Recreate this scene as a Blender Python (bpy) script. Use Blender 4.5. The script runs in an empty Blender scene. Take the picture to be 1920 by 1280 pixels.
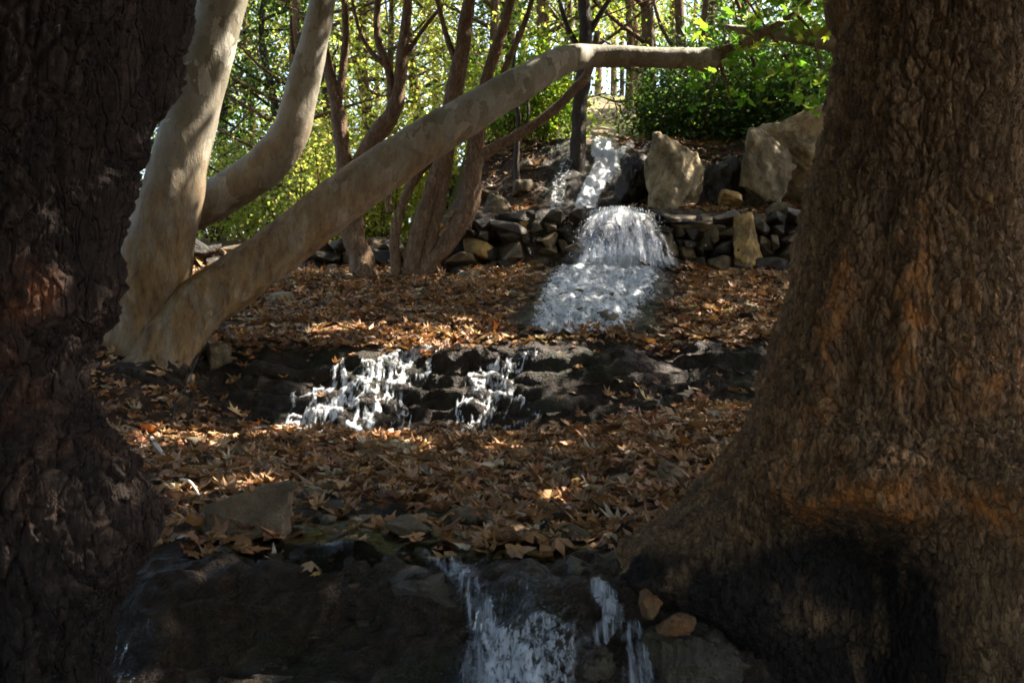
import bpy, math, random
import numpy as np
from mathutils import Vector, Matrix
from mathutils.bvhtree import BVHTree

SC = bpy.context.scene
COL = SC.collection
random.seed(7)
RNG = np.random.default_rng(7)
CZ = 1.6                                   # eye height above the lower pool

# ------------------------------------------------------------------ camera
cam_d = bpy.data.cameras.new('camera')
cam = bpy.data.objects.new('camera', cam_d)
COL.objects.link(cam)
cam.location = (0, 0, CZ)
cam.rotation_euler = (math.radians(90), 0, 0)
cam_d.lens = 35
cam_d.sensor_width = 36
cam_d.clip_start = 0.05
cam_d.clip_end = 2000
cam_d.dof.use_dof = True
cam_d.dof.focus_distance = 8.5
cam_d.dof.aperture_fstop = 8.0
SC.camera = cam
FPX = 1920 * 35 / 36

# ------------------------------------------------------------------ sky, sun, exposure
SUN_EL, SUN_AZ = math.radians(51), math.radians(72)      # azimuth from +Y towards +X
SUN = np.array([math.cos(SUN_EL) * math.sin(SUN_AZ), math.cos(SUN_EL) * math.cos(SUN_AZ), math.sin(SUN_EL)])
world = bpy.data.worlds.new('World')
SC.world = world
world.use_nodes = True
wn = world.node_tree
sky = wn.nodes.new('ShaderNodeTexSky')
sky.sky_type = 'NISHITA'
sky.sun_disc = False
sky.sun_elevation = SUN_EL
sky.sun_rotation = SUN_AZ
sky.dust_density = 2.0
bg = wn.nodes['Background']
bg.inputs['Strength'].default_value = 0.10
wn.links.new(sky.outputs[0], bg.inputs[0])
sun_d = bpy.data.lights.new('sun', 'SUN')
sun_d.energy = 5.0
sun_d.angle = math.radians(0.53)
sun_d.color = (1.0, 0.95, 0.86)
sun = bpy.data.objects.new('sun', sun_d)
COL.objects.link(sun)
sun.rotation_euler = Vector(SUN).to_track_quat('Z', 'Y').to_euler()
sun.location = (10, 10, 30)
SC.view_settings.view_transform = 'Standard'
SC.view_settings.look = 'None'
SC.view_settings.exposure = 2.65
SC.view_settings.use_white_balance = True
SC.view_settings.white_balance_temperature = 6900
SC.view_settings.gamma = 1
cy = SC.cycles
cy.use_denoising = True
cy.use_adaptive_sampling = True
cy.adaptive_threshold = 0.02
cy.max_bounces = 7
cy.diffuse_bounces = 4
cy.transparent_max_bounces = 12
cy.sample_clamp_indirect = 4
cy.caustics_reflective = False
cy.caustics_refractive = False
cy.filter_width = 1.7

# ------------------------------------------------------------------ noise
_pr = np.random.default_rng(3)
_perm = np.concatenate([_pr.permutation(256)] * 3)
_grad = _pr.normal(size=(256, 3))
_grad /= np.linalg.norm(_grad, axis=1)[:, None]

def perlin(p):
    p = np.asarray(p, float)
    i = np.floor(p).astype(int)
    f = p - i
    i &= 255
    w = f * f * f * (f * (f * 6 - 15) + 10)
    out = 0
    for dx in (0, 1):
        for dy in (0, 1):
            for dz in (0, 1):
                h = _perm[_perm[_perm[i[..., 0] + dx] + i[..., 1] + dy] + i[..., 2] + dz]
                g = _grad[h]
                d = g[..., 0] * (f[..., 0] - dx) + g[..., 1] * (f[..., 1] - dy) + g[..., 2] * (f[..., 2] - dz)
                ww = (w[..., 0] if dx else 1 - w[..., 0]) * (w[..., 1] if dy else 1 - w[..., 1]) * (w[..., 2] if dz else 1 - w[..., 2])
                out = out + ww * d
    return out * 1.6

def fbm(p, n=4, gain=0.5):
    p = np.asarray(p, float)
    s, a = 0, 1.0
    for k in range(n):
        s = s + a * perlin(p * 2.03 ** k + 17.3 * k)
        a *= gain
    return s

_jit = _pr.random((256, 3))

def worley(p, jit=0.9):
    """distance to nearest and second nearest cell point, and an id per cell in 0..1"""
    p = np.asarray(p, float)
    i = np.floor(p).astype(int)
    f = p - i
    f1 = np.full(p.shape[:-1], 9.0)
    f2 = np.full(p.shape[:-1], 9.0)
    idc = np.zeros(p.shape[:-1])
    for dx in (-1, 0, 1):
        for dy in (-1, 0, 1):
            for dz in (-1, 0, 1):
                h = _perm[_perm[_perm[(i[..., 0] + dx) & 255] + ((i[..., 1] + dy) & 255)] + ((i[..., 2] + dz) & 255)]
                j = _jit[h] * jit + (1 - jit) * 0.5
                d = np.sqrt((dx + j[..., 0] - f[..., 0]) ** 2 + (dy + j[..., 1] - f[..., 1]) ** 2 + (dz + j[..., 2] - f[..., 2]) ** 2)
                near = d < f1
                f2 = np.where(near, f1, np.minimum(f2, d))
                f1 = np.where(near, d, f1)
                idc = np.where(near, h / 255.0, idc)
    return f1, f2, idc

def sstep(a, b, x):
    t = np.clip((x - a) / (b - a), 0, 1)
    return t * t * (3 - 2 * t)

# ------------------------------------------------------------------ mesh helpers
def mesh(name, V, quads=None, tris=None, attrs=None, smooth=True):
    V = np.asarray(V, np.float32).reshape(-1, 3)
    loops, starts, n = [], [], 0
    for F, k in ((quads, 4), (tris, 3)):
        if F is not None and len(F):
            F = np.asarray(F, np.int32).reshape(-1, k)
            loops.append(F.ravel())
            starts.append(n + np.arange(len(F)) * k)
            n += F.size
    loops = np.concatenate(loops)
    starts = np.concatenate(starts)
    m = bpy.data.meshes.new(name)
    m.vertices.add(len(V)); m.vertices.foreach_set('co', V.ravel())
    m.loops.add(len(loops)); m.loops.foreach_set('vertex_index', loops)
    m.polygons.add(len(starts)); m.polygons.foreach_set('loop_start', starts.astype(np.int32))
    m.polygons.foreach_set('use_smooth', np.full(len(starts), smooth, bool))
    for an, av in (attrs or {}).items():
        a = m.attributes.new(an, 'FLOAT', 'POINT')
        a.data.foreach_set('value', np.asarray(av, np.float32).ravel())
    m.update(); m.validate()
    return m

def obj(name, m, mat=None, parent=None, loc=None, **props):
    o = bpy.data.objects.new(name, m)
    COL.objects.link(o)
    if mat is not None and m is not None and len(m.materials) == 0:
        m.materials.append(mat)
    if parent is not None:
        o.parent = parent
    if loc is not None:
        o.location = loc
    for k, v in props.items():
        o[k] = v
    return o

def thing(name, label, cat, loc=(0, 0, 0), group=None, rz=0.0):
    o = obj(name, None, loc=loc, label=label, category=cat)
    o.rotation_euler.z = rz
    o.empty_display_size = 0.1
    if group:
        o['group'] = group
    return o

class Parts:
    """collects many shapes into one vertex and face list"""
    def __init__(s):
        s.v, s.q, s.t, s.n = [], [], [], 0
        s.a = []
    def add(s, V, Q=None, T=None, a=None):
        V = np.asarray(V, float).reshape(-1, 3)
        s.v.append(V)
        if Q is not None and len(Q): s.q.append(np.asarray(Q).reshape(-1, 4) + s.n)
        if T is not None and len(T): s.t.append(np.asarray(T).reshape(-1, 3) + s.n)
        s.a.append(np.zeros(len(V)) if a is None else np.asarray(a, float))
        s.n += len(V)
    def mesh(s, name, smooth=True):
        return mesh(name, np.concatenate(s.v), np.concatenate(s.q) if s.q else None,
                    np.concatenate(s.t) if s.t else None, {'plate': np.full(s.n, .5)}, smooth)

def catmull(P, n):
    P = np.asarray(P, float)
    Q = np.vstack([2 * P[0] - P[1], P, 2 * P[-1] - P[-2]])
    t = np.linspace(0, len(P) - 1 - 1e-9, n)
    i = t.astype(int); f = (t - i)[:, None]
    a, b, c, d = Q[i], Q[i + 1], Q[i + 2], Q[i + 3]
    return 0.5 * (2 * b + (c - a) * f + (2 * a - 5 * b + 4 * c - d) * f ** 2 + (3 * b - a - 3 * c + d) * f ** 3)

def tube(P, R, rings=24, seg=12, wob=0.0, wf=3.0, disp=None, cap=True):
    """tapered tube through the points P with radii R; returns verts, quads"""
    C = catmull(np.column_stack([np.asarray(P, float), np.asarray(R, float)]), rings)
    c, r = C[:, :3], np.maximum(C[:, 3], 0.001)
    T = np.gradient(c, axis=0)
    T /= np.linalg.norm(T, axis=1)[:, None] + 1e-9
    up = np.array([0.0, 1, 0]) if abs(T[0][1]) < 0.9 else np.array([1.0, 0, 0])
    N = np.zeros_like(T)
    n = up - T[0] * up.dot(T[0]); n /= np.linalg.norm(n)
    for k in range(rings):
        n = n - T[k] * n.dot(T[k]); n /= np.linalg.norm(n)
        N[k] = n
    B = np.cross(T, N)
    th = np.linspace(0, 2 * np.pi, seg, endpoint=False)
    dirs = N[:, None] * np.cos(th)[None, :, None] + B[:, None] * np.sin(th)[None, :, None]
    rr = np.repeat(r[:, None], seg, 1)
    pos = c[:, None] + dirs * rr[..., None]
    if wob:
        rr = rr * (1 + wob * fbm(pos * wf, 2))
    if disp is not None:
        rr = rr + disp(pos)
    pos = c[:, None] + dirs * rr[..., None]
    V = pos.reshape(-1, 3)
    k, j = np.meshgrid(np.arange(rings - 1), np.arange(seg), indexing='ij')
    a = k * seg + j; b = k * seg + (j + 1) % seg
    Q = np.stack([a, b, b + seg, a + seg], -1).reshape(-1, 4)
    T3 = None
    if cap:
        V = np.vstack([V, c[-1] + T[-1] * r[-1] * 0.4, c[0]])
        tip, bot = len(V) - 2, len(V) - 1
        e = (rings - 1) * seg
        T3 = np.array([[e + j2, e + (j2 + 1) % seg, tip] for j2 in range(seg)] + [[(j2 + 1) % seg, j2, bot] for j2 in range(seg)])
    return V, Q, T3

def at(u, v, y):
    """world point at depth y that the photograph shows at pixel (u, v) of 1920 x 1280"""
    return np.array([(u - 960) / FPX * y, y, CZ + (640 - v) / FPX * y])

# ------------------------------------------------------------------ materials
class M:
    def __init__(s, name):
        s.m = bpy.data.materials.new(name)
        s.m.use_nodes = True
        s.t = s.m.node_tree
        s.b = s.t.nodes['Principled BSDF']
        s.out = s.t.nodes['Material Output']
    def n(s, kind, **kw):
        nd = s.t.nodes.new('ShaderNode' + kind)
        for k, v in kw.items():
            if k.startswith('i_'):
                nd.inputs[k[2:].replace('_', ' ')].default_value = v
            else:
                setattr(nd, k, v)
        return nd
    def l(s, a, b):
        s.t.links.new(a, b)
    def coords(s, scale=(1, 1, 1)):
        g = s.n('NewGeometry')
        mp = s.n('Mapping')
        mp.inputs['Scale'].default_value = scale
        s.l(g.outputs['Position'], mp.inputs['Vector'])
        return mp.outputs[0]
    def noise(s, sc, det=4, rough=0.55, vec=None, dist=0):
        nd = s.n('TexNoise')
        nd.inputs['Scale'].default_value = sc
        nd.inputs['Detail'].default_value = det
        nd.inputs['Roughness'].default_value = rough
        nd.inputs['Distortion'].default_value = dist
        s.l(vec if vec is not None else s.coords(), nd.inputs['Vector'])
        return nd.outputs['Fac']
    def ramp(s, fac, stops):
        r = s.n('ValToRGB')
        e = r.color_ramp.elements
        e[0].position, e[0].color = stops[0][0], (*stops[0][1], 1)
        e[1].position, e[1].color = stops[-1][0], (*stops[-1][1], 1)
        for p, c in stops[1:-1]:
            x = e.new(p); x.color = (*c, 1)
        s.l(fac, r.inputs[0])
        return r.outputs[0]
    def mix(s, fac, a, b, blend='MIX'):
        x = s.n('Mix'); x.data_type = 'RGBA'; x.blend_type = blend
        if isinstance(fac, (int, float)): x.inputs[0].default_value = fac
        else: s.l(fac, x.inputs[0])
        for k, c in ((6, a), (7, b)):
            if isinstance(c, tuple): x.inputs[k].default_value = (*c, 1)
            else: s.l(c, x.inputs[k])
        return x.outputs[2]
    def math(s, op, a, b=0.0):
        x = s.n('Math'); x.operation = op
        for k, c in ((0, a), (1, b)):
            if isinstance(c, (int, float)): x.inputs[k].default_value = c
            else: s.l(c, x.inputs[k])
        return x.outputs[0]
    def attr(s, name):
        a = s.n('Attribute'); a.attribute_name = name
        return a.outputs['Fac']
    def bump(s, h, dist=0.01, strength=1.0, normal=None):
        b = s.n('Bump')
        b.inputs['Distance'].default_value = dist
        b.inputs['Strength'].default_value = strength
        s.l(h, b.inputs['Height'])
        if normal is not None: s.l(normal, b.inputs['Normal'])
        return b.outputs[0]
    def done(s, col=None, rough=None, normal=None, spec=None):
        for k, v in (('Base Color', col), ('Roughness', rough), ('Specular IOR Level', spec)):
            if v is None: continue
            if isinstance(v, tuple): s.b.inputs[k].default_value = (*v, 1)
            elif isinstance(v, (int, float)): s.b.inputs[k].default_value = v
            else: s.l(v, s.b.inputs[k])
        if normal is not None: s.l(normal, s.b.inputs['Normal'])
        return s.m

def leaf_mat(name, stops, trans=0.45, rough=0.5, tcol=1.3):
    k = M(name)
    g = k.n('NewGeometry'); oi = k.n('ObjectInfo')
    r = k.math('FRACT', k.math('ADD', g.outputs['Random Per Island'], oi.outputs['Random']))
    c = k.ramp(r, stops)
    c = k.mix(0.35, c, k.ramp(k.noise(40, 2), [(0.3, (0.35, 0.3, 0.25)), (0.7, (1, 1, 1))]), 'MULTIPLY')
    k.done(c, rough, spec=0.35)
    tr = k.n('BsdfTranslucent')
    k.l(k.mix(1.0, c, (tcol, tcol, tcol * 0.6), 'MULTIPLY'), tr.inputs[0])
    ms = k.n('MixShader'); ms.inputs[0].default_value = trans
    k.l(k.b.outputs[0], ms.inputs[1]); k.l(tr.outputs[0], ms.inputs[2]); k.l(ms.outputs[0], k.out.inputs[0])
    return k.m

LITTER = leaf_mat('fallen_leaf', [(0, (0.085, 0.043, 0.022)), (0.14, (0.20, 0.092, 0.035)), (0.28, (0.31, 0.145, 0.050)), (0.4, (0.13, 0.066, 0.032)), (0.52, (0.35, 0.175, 0.066)),
                                  (0.66, (0.25, 0.15, 0.078)), (0.78, (0.42, 0.26, 0.13)), (0.88, (0.28, 0.085, 0.032)), (0.95, (0.32, 0.25, 0.16)), (1, (0.46, 0.38, 0.27))], 0.15, 0.6)
ORANGE = leaf_mat('bright_orange_leaf', [(0, (0.75, 0.16, 0.03)), (1, (0.85, 0.25, 0.05))], 0.4)
GREEN = leaf_mat('green_leaf', [(0, (0.06, 0.13, 0.015)), (0.5, (0.11, 0.19, 0.02)), (0.8, (0.19, 0.23, 0.03)), (1, (0.30, 0.28, 0.05))], 0.55, tcol=2.2)
LIME = leaf_mat('yellow_green_leaf', [(0, (0.15, 0.22, 0.045)), (0.5, (0.27, 0.31, 0.085)), (0.8, (0.40, 0.38, 0.13)), (1, (0.46, 0.36, 0.12))], 0.55, tcol=2.3)
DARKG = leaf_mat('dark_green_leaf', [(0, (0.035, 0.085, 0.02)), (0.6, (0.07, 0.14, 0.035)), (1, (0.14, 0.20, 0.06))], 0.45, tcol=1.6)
FRESH = leaf_mat('fresh_plane_leaf', [(0, (0.07, 0.20, 0.02)), (0.6, (0.13, 0.27, 0.03)), (1, (0.28, 0.32, 0.05))], 0.55)
CANOPY = leaf_mat('canopy_leaf', [(0, (0.05, 0.09, 0.015)), (0.5, (0.10, 0.13, 0.02)), (1, (0.22, 0.16, 0.03))], 0.30)

def mat_ground():
    k = M('ground_earth_and_rock')
    rock, leafy, far = k.attr('rock'), k.attr('leafy'), k.attr('far')
    n1 = k.noise(3.1, 6, 0.65)
    n2 = k.noise(22, 5, 0.6)
    n3 = k.noise(90, 3, 0.6)
    soil = k.ramp(n2, [(0.25, (0.022, 0.013, 0.008)), (0.55, (0.06, 0.034, 0.018)), (0.8, (0.11, 0.065, 0.035))])
    stone = k.ramp(n2, [(0.25, (0.008, 0.0045, 0.0022)), (0.5, (0.020, 0.0115, 0.0055)), (0.75, (0.046, 0.028, 0.014))])
    moss = k.ramp(k.noise(1.9, 5), [(0.50, (0, 0, 0)), (0.66, (0.8, 0.8, 0.8))])
    stone = k.mix(moss, stone, (0.014, 0.019, 0.006))
    dry = k.ramp(k.noise(0.8, 8, 0.7), [(0.3, (0.13, 0.09, 0.05)), (0.5, (0.24, 0.185, 0.11)), (0.68, (0.32, 0.26, 0.17))])
    gm = k.ramp(k.noise(0.45, 6), [(0.45, (0, 0, 0)), (0.6, (1, 1, 1))])
    dry = k.mix(gm, dry, (0.12, 0.13, 0.035))
    c = k.mix(rock, soil, stone)
    c = k.mix(far, c, dry)
    wetr = k.math('SUBTRACT', 0.85, k.math('MULTIPLY', rock, 0.28))
    h = k.math('ADD', k.math('MULTIPLY', n2, 1.0), k.math('MULTIPLY', n3, 0.35))
    b = k.bump(h, 0.05, 0.9)
    return k.done(c, wetr, b, 0.22)

def mat_stone(name, stops, wet=0.8, sc=9, bumpd=0.03):
    k = M(name)
    oi = k.n('ObjectInfo')
    n1 = k.noise(sc, 6, 0.65)
    c = k.ramp(n1, stops)
    hs = k.n('HueSaturation')
    k.l(k.math('ADD', 0.6, k.math('MULTIPLY', oi.outputs['Random'], 0.8)), hs.inputs['Value'])
    k.l(c, hs.inputs['Color'])
    st = k.ramp(k.noise(2.6, 5, 0.7), [(0.46, (0, 0, 0)), (0.60, (0.75, 0.75, 0.75))])
    c2 = k.mix(st, hs.outputs[0], (0.06, 0.045, 0.025))
    h = k.math('ADD', n1, k.math('MULTIPLY', k.noise(sc * 6, 4), 0.4))
    return k.done(c2, wet, k.bump(h, bumpd, 0.9), 0.3)

BOULDER = mat_stone('tan_boulder', [(0.28, (0.10, 0.072, 0.035)), (0.45, (0.25, 0.19, 0.105)), (0.6, (0.34, 0.27, 0.16)), (0.78, (0.42, 0.35, 0.24))], 0.85, 7)
STONE = mat_stone('grey_brown_stone', [(0.28, (0.035, 0.024, 0.012)), (0.5, (0.10, 0.07, 0.034)), (0.75, (0.21, 0.15, 0.08))], 0.7, 14)
WETSTONE = mat_stone('wet_dark_stone', [(0.28, (0.012, 0.009, 0.006)), (0.5, (0.028, 0.021, 0.014)), (0.75, (0.06, 0.046, 0.03))], 0.42, 16)
OCHRE = mat_stone('ochre_stone', [(0.28, (0.16, 0.09, 0.025)), (0.5, (0.36, 0.22, 0.07)), (0.75, (0.46, 0.32, 0.14))], 0.8, 9)

BROWN = mat_stone('brown_stone', [(0.28, (0.09, 0.06, 0.033)), (0.5, (0.17, 0.12, 0.07)), (0.75, (0.26, 0.19, 0.12))], 0.85, 10)
RUST = mat_stone('rust_brown_stone', [(0.28, (0.06, 0.026, 0.01)), (0.5, (0.14, 0.062, 0.02)), (0.75, (0.22, 0.11, 0.045))], 0.8, 22)

def mat_bark(name, dark, mid, lite, orange=(0.30, 0.10, 0.03), sc=(26, 26, 7), bumpd=0.03, rough=0.85):
    k = M(name)
    v = k.n('TexVoronoi'); v.feature = 'DISTANCE_TO_EDGE'
    mp = k.coords(sc)
    wn_ = k.n('TexNoise'); wn_.inputs['Scale'].default_value = 0.8; wn_.inputs['Detail'].default_value = 3
    k.l(mp, wn_.inputs['Vector'])
    mv = k.n('MixRGB') if False else None
    va = k.n('VectorMath'); va.operation = 'MULTIPLY_ADD'
    k.l(wn_.outputs['Color'], va.inputs[0]); va.inputs[1].default_value = (1.4, 1.4, 1.4); k.l(mp, va.inputs[2])
    k.l(va.outputs[0], v.inputs['Vector']); v.inputs['Scale'].default_value = 1.0
    n2 = k.noise(6, 6, 0.7, k.coords((3, 3, 1)))
    n3 = k.noise(60, 5, 0.65, k.coords((1, 1, 0.35)))
    c = k.ramp(n2, [(0.30, dark), (0.5, mid), (0.72, lite)])
    c = k.mix(0.75, c, k.ramp(n3, [(0.32, (0.25, 0.23, 0.22)), (0.5, (0.85, 0.82, 0.8)), (0.68, (1.45, 1.4, 1.3))]), 'MULTIPLY')
    c = k.mix(0.8, c, k.ramp(k.attr('plate'), [(0, (0.55, 0.52, 0.5)), (0.5, (1, 1, 1)), (1, (1.5, 1.45, 1.35))]), 'MULTIPLY')
    c = k.mix(k.attr('orange'), c, k.mix(n3, tuple(x * 0.55 for x in orange), orange))
    c = k.mix(k.attr('darkening'), c, k.ramp(n3, [(0.35, (0.006, 0.004, 0.003)), (0.7, (0.022, 0.015, 0.010))]))
    edge = k.ramp(v.outputs['Distance'], [(0.0, (0, 0, 0)), (0.09, (1, 1, 1))])
    h = k.math('ADD', k.math('MULTIPLY', edge, 0.6), k.math('ADD', k.math('MULTIPLY', n3, 0.9), k.math('MULTIPLY', k.noise(160, 3, 0.6, k.coords((1, 1, 0.4))), 0.4)))
    return k.done(c, rough, k.bump(h, bumpd, 0.9), 0.2)

BARK_R = mat_bark('brown_plated_bark', (0.075, 0.042, 0.020), (0.15, 0.088, 0.043), (0.23, 0.145, 0.075), (0.38, 0.14, 0.035), (40, 40, 13), 0.022)
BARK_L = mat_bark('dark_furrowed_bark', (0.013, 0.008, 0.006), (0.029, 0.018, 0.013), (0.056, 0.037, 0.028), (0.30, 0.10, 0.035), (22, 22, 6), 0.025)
BARK_B = mat_bark('red_brown_bark', (0.08, 0.048, 0.027), (0.16, 0.10, 0.060), (0.25, 0.165, 0.105), (0.3, 0.2, 0.1), (20, 20, 5), 0.012)
BARK_D = mat_bark('dark_wet_bark', (0.02, 0.014, 0.010), (0.045, 0.032, 0.022), (0.08, 0.06, 0.045), (0.3, 0.2, 0.1), (20, 20, 5), 0.012, 0.6)

def mat_white():
    k = M('pale_mottled_bark')
    low = k.attr('low')
    p = k.coords((1, 1, 0.55))
    v = k.n('TexVoronoi'); v.inputs['Scale'].default_value = 8.0
    va = k.n('VectorMath'); va.operation = 'MULTIPLY_ADD'
    nz = k.n('TexNoise'); nz.inputs['Scale'].default_value = 7; nz.inputs['Detail'].default_value = 5
    k.l(p, nz.inputs['Vector']); k.l(nz.outputs['Color'], va.inputs[0]); va.inputs[1].default_value = (0.35, 0.35, 0.35); k.l(p, va.inputs[2])
    k.l(va.outputs[0], v.inputs['Vector'])
    sep = k.n('SeparateColor'); k.l(v.outputs['Color'], sep.inputs[0])
    c = k.ramp(sep.outputs[0], [(0.0, (0.21, 0.19, 0.15)), (0.4, (0.26, 0.24, 0.195)), (0.6, (0.20, 0.178, 0.13)), (0.78, (0.145, 0.125, 0.085)), (0.88, (0.31, 0.285, 0.23)), (1, (0.40, 0.375, 0.315))])
    c = k.mix(0.55, c, k.ramp(k.noise(3.2, 7, 0.7), [(0.3, (0.40, 0.37, 0.30)), (0.65, (1.05, 1.03, 1.0))]), 'MULTIPLY')
    spk = k.ramp(k.noise(55, 3, 0.6, k.coords((1, 1, 0.5))), [(0.30, (1, 1, 1)), (0.40, (0, 0, 0))])
    c = k.mix(spk, c, (0.12, 0.085, 0.05))
    br = k.ramp(k.noise(9, 6, 0.7, k.coords((1.6, 1.6, 0.5))), [(0.33, (0.055, 0.028, 0.012)), (0.48, (0.125, 0.07, 0.026)), (0.62, (0.19, 0.115, 0.045)), (0.75, (0.25, 0.17, 0.08))])
    lf = k.math('MULTIPLY', low, k.ramp(k.noise(5, 5, 0.7, k.coords((1.5, 1.5, 0.4))), [(0.35, (0.45, 0.45, 0.45)), (0.55, (1, 1, 1))]))
    c = k.mix(lf, c, br)
    h = k.math('ADD', k.noise(14, 5, 0.6, k.coords((1, 1, 0.4))), k.math('MULTIPLY', k.noise(80, 3), 0.25))
    return k.done(c, 0.75, k.bump(h, 0.018, 0.7), 0.25)
WHITE = mat_white()

def mat_foam(name, col=(0.86, 0.89, 0.93), scale=(30, 14, 14), hard=5.0, film=0.10, ridge=0.0, amax=0.95, bias=0.0):
    """broken white water on a clear film: noise decides where the foam is, the sheet's own 'den' how much there is"""
    k = M(name)
    vec = k.coords(scale)
    n1 = k.noise(1.0, 5, 0.62, vec, 0.4)
    if ridge:
        rd = k.math('SUBTRACT', 1.0, k.math('MULTIPLY', k.math('ABSOLUTE', k.math('SUBTRACT', n1, 0.5)), 5.0))
        n1 = k.math('ADD', k.math('MULTIPLY', n1, 1 - ridge), k.math('MULTIPLY', rd, ridge))
    den = k.attr('den')
    a = k.math('MULTIPLY', k.math('ADD', n1, k.math('ADD', k.math('MULTIPLY', den, 0.85), -1.05 + bias)), hard)
    cl = k.n('Clamp'); k.l(a, cl.inputs[0]); cl.inputs['Max'].default_value = amax
    nb = k.noise(2.2, 4, 0.6, vec)
    nrm = k.bump(k.math('ADD', nb, cl.outputs[0]), 0.02, 0.8)
    k.done(col, 0.3, nrm, 0.5)
    tr = k.n('BsdfTranslucent'); tr.inputs[0].default_value = (*col, 1)
    m1 = k.n('MixShader'); m1.inputs[0].default_value = 0.3
    k.l(k.b.outputs[0], m1.inputs[1]); k.l(tr.outputs[0], m1.inputs[2])
    tp = k.n('BsdfTransparent')
    gl = k.n('BsdfGlossy'); gl.inputs['Roughness'].default_value = 0.08; k.l(nrm, gl.inputs['Normal'])
    fr = k.n('Fresnel'); fr.inputs[0].default_value = 1.33; k.l(nrm, fr.inputs['Normal'])
    m0 = k.n('MixShader'); k.l(k.math('MULTIPLY', fr.outputs[0], k.math('MULTIPLY', den, film * 10)), m0.inputs[0]); k.l(tp.outputs[0], m0.inputs[1]); k.l(gl.outputs[0], m0.inputs[2])
    m2 = k.n('MixShader'); k.l(cl.outputs[0], m2.inputs[0])
    k.l(m0.outputs[0], m2.inputs[1]); k.l(m1.outputs[0], m2.inputs[2])
    k.l(m2.outputs[0], k.out.inputs[0])
    return k.m
FOAM_FALL = mat_foam('falling_white_water', scale=(30, 10, 5), hard=4.5, bias=0.07)
FOAM_SLAB = mat_foam('foaming_slab_water', scale=(24, 15, 20), hard=4.5)
FOAM_WEB = mat_foam('rivulet_water', scale=(34, 26, 16), hard=3.2, ridge=0.15, amax=0.9)
FOAM_SILK = mat_foam('silky_water', (0.8, 0.84, 0.9), (48, 5, 5), 2.2, amax=0.6)
FOAM_SPLASH_GLINT = mat_foam('splash_and_glint_water', scale=(60, 26, 30), hard=3.0, ridge=0.1, amax=0.85)
DROPS = M('water_drops').done((0.85, 0.88, 0.92), 0.2)

def mat_water():
    k = M('clear_stream_water')
    nz = k.noise(9, 4, 0.6, k.coords((1.6, 0.5, 0.5)), 0.6)
    nrm = k.bump(nz, 0.02, 0.8)
    g = k.n('BsdfGlossy'); g.inputs['Roughness'].default_value = 0.07
    t = k.n('BsdfTransparent'); t.inputs[0].default_value = (0.82, 0.86, 0.84, 1)
    f = k.n('Fresnel'); f.inputs[0].default_value = 1.33
    k.l(nrm, g.inputs['Normal']); k.l(nrm, f.inputs['Normal'])
    ms = k.n('MixShader')
    k.l(f.outputs[0], ms.inputs[0]); k.l(t.outputs[0], ms.inputs[1]); k.l(g.outputs[0], ms.inputs[2])
    k.l(ms.outputs[0], k.out.inputs[0])
    return k.m
WATER = mat_water()

def plain(name, col, rough=0.6):
    return M(name).done(col, rough)

# ------------------------------------------------------------------ the ground: stepped stream bed and hillside, one sheet
YR = [-60, 2.7, 3.05, 3.35, 3.48, 3.60, 3.72, 3.86, 4.3, 7.36, 7.46, 7.98, 8.15, 11.95, 12.03, 12.22, 12.36, 13.2, 14.5, 16, 30, 60, 150]
ZR = [-1.7, -1.5, -1.24, -1.19, -1.14, -0.98, -0.88, -0.86, -0.84, -0.70, -0.62, -0.10, -0.03, 0.86, 0.90, 1.56, 1.62, 1.74, 2.9, 3.2, 7.5, 14.0, 24]
YL = [-60, 2.7, 3.05, 3.35, 3.48, 3.60, 3.72, 3.86, 4.3, 7.36, 7.46, 7.98, 8.15, 11.95, 13.4, 13.55, 14.2, 25, 45, 70, 150]
ZL = [-1.7, -1.5, -1.24, -1.19, -1.14, -0.98, -0.88, -0.86, -0.84, -0.70, -0.62, -0.10, -0.03, 0.76, 0.92, 1.20, 1.28, 2.3, 4.4, 7.5, 14]

def base_height(x, y):
    sh = 0.10 * np.sin(x * 1.3 + 0.5) + 0.06 * np.sin(x * 3.7) + 0.03 * np.sin(x * 9.1)
    k = sstep(2.5, 3.5, y) * (1 - sstep(15, 22, y))
    ys = y + sh * k + (0.13 * np.sin(x * 2.3 + 0.9) + 0.06 * np.sin(x * 5.7 + 2) + 0.03 * np.sin(x * 13)) * sstep(2.9, 3.3, y) * (1 - sstep(4.0, 4.8, y))
    zr = np.interp(ys, YR, ZR)
    zl = np.interp(ys, YL, ZL)
    # ledges on the middle cascade
    t = np.clip((ys - 7.42) / (8.05 - 7.42), 0, 1)
    nst = 5 + 0.6 * np.sin(x * 2.2)
    ph = t * nst + 0.35 * np.sin(x * 2.9 + 1) + 0.2 * np.sin(x * 7.3)
    fr = ph - np.floor(ph)
    st = (np.floor(ph) + sstep(0.55, 0.95, fr)) - ph
    led = st / nst * 0.60 * np.sin(np.pi * t) ** 0.5
    m = sstep(-1.25, -0.45, x + 0.15 * np.sin(y * 2))
    z = zl * (1 - m) + zr * m + led
    # bank of leaves against the right trunk, banks at both sides
    z = z + 0.20 * np.exp(-(((x - 1.55) / 0.75) ** 2 + ((y - 6.95) / 0.7) ** 2))
    z = z + 0.12 * np.exp(-(((x - 0.9) / 0.6) ** 2 + ((y - 5.9) / 0.9) ** 2))
    z = z + 0.40 * np.exp(-(((x + 3.0) / 0.85) ** 2 + ((y - 7.38) / 0.45) ** 2))
    z = z + 0.30 * sstep(2.2, 4.5, x) * sstep(2.5, 4.5, y) * (1 - sstep(9, 12, y))
    z = z + 0.55 * sstep(3.4, 6.5, -x) * sstep(2.5, 4.5, y) * (1 - sstep(9, 13, y))
    return z

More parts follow.
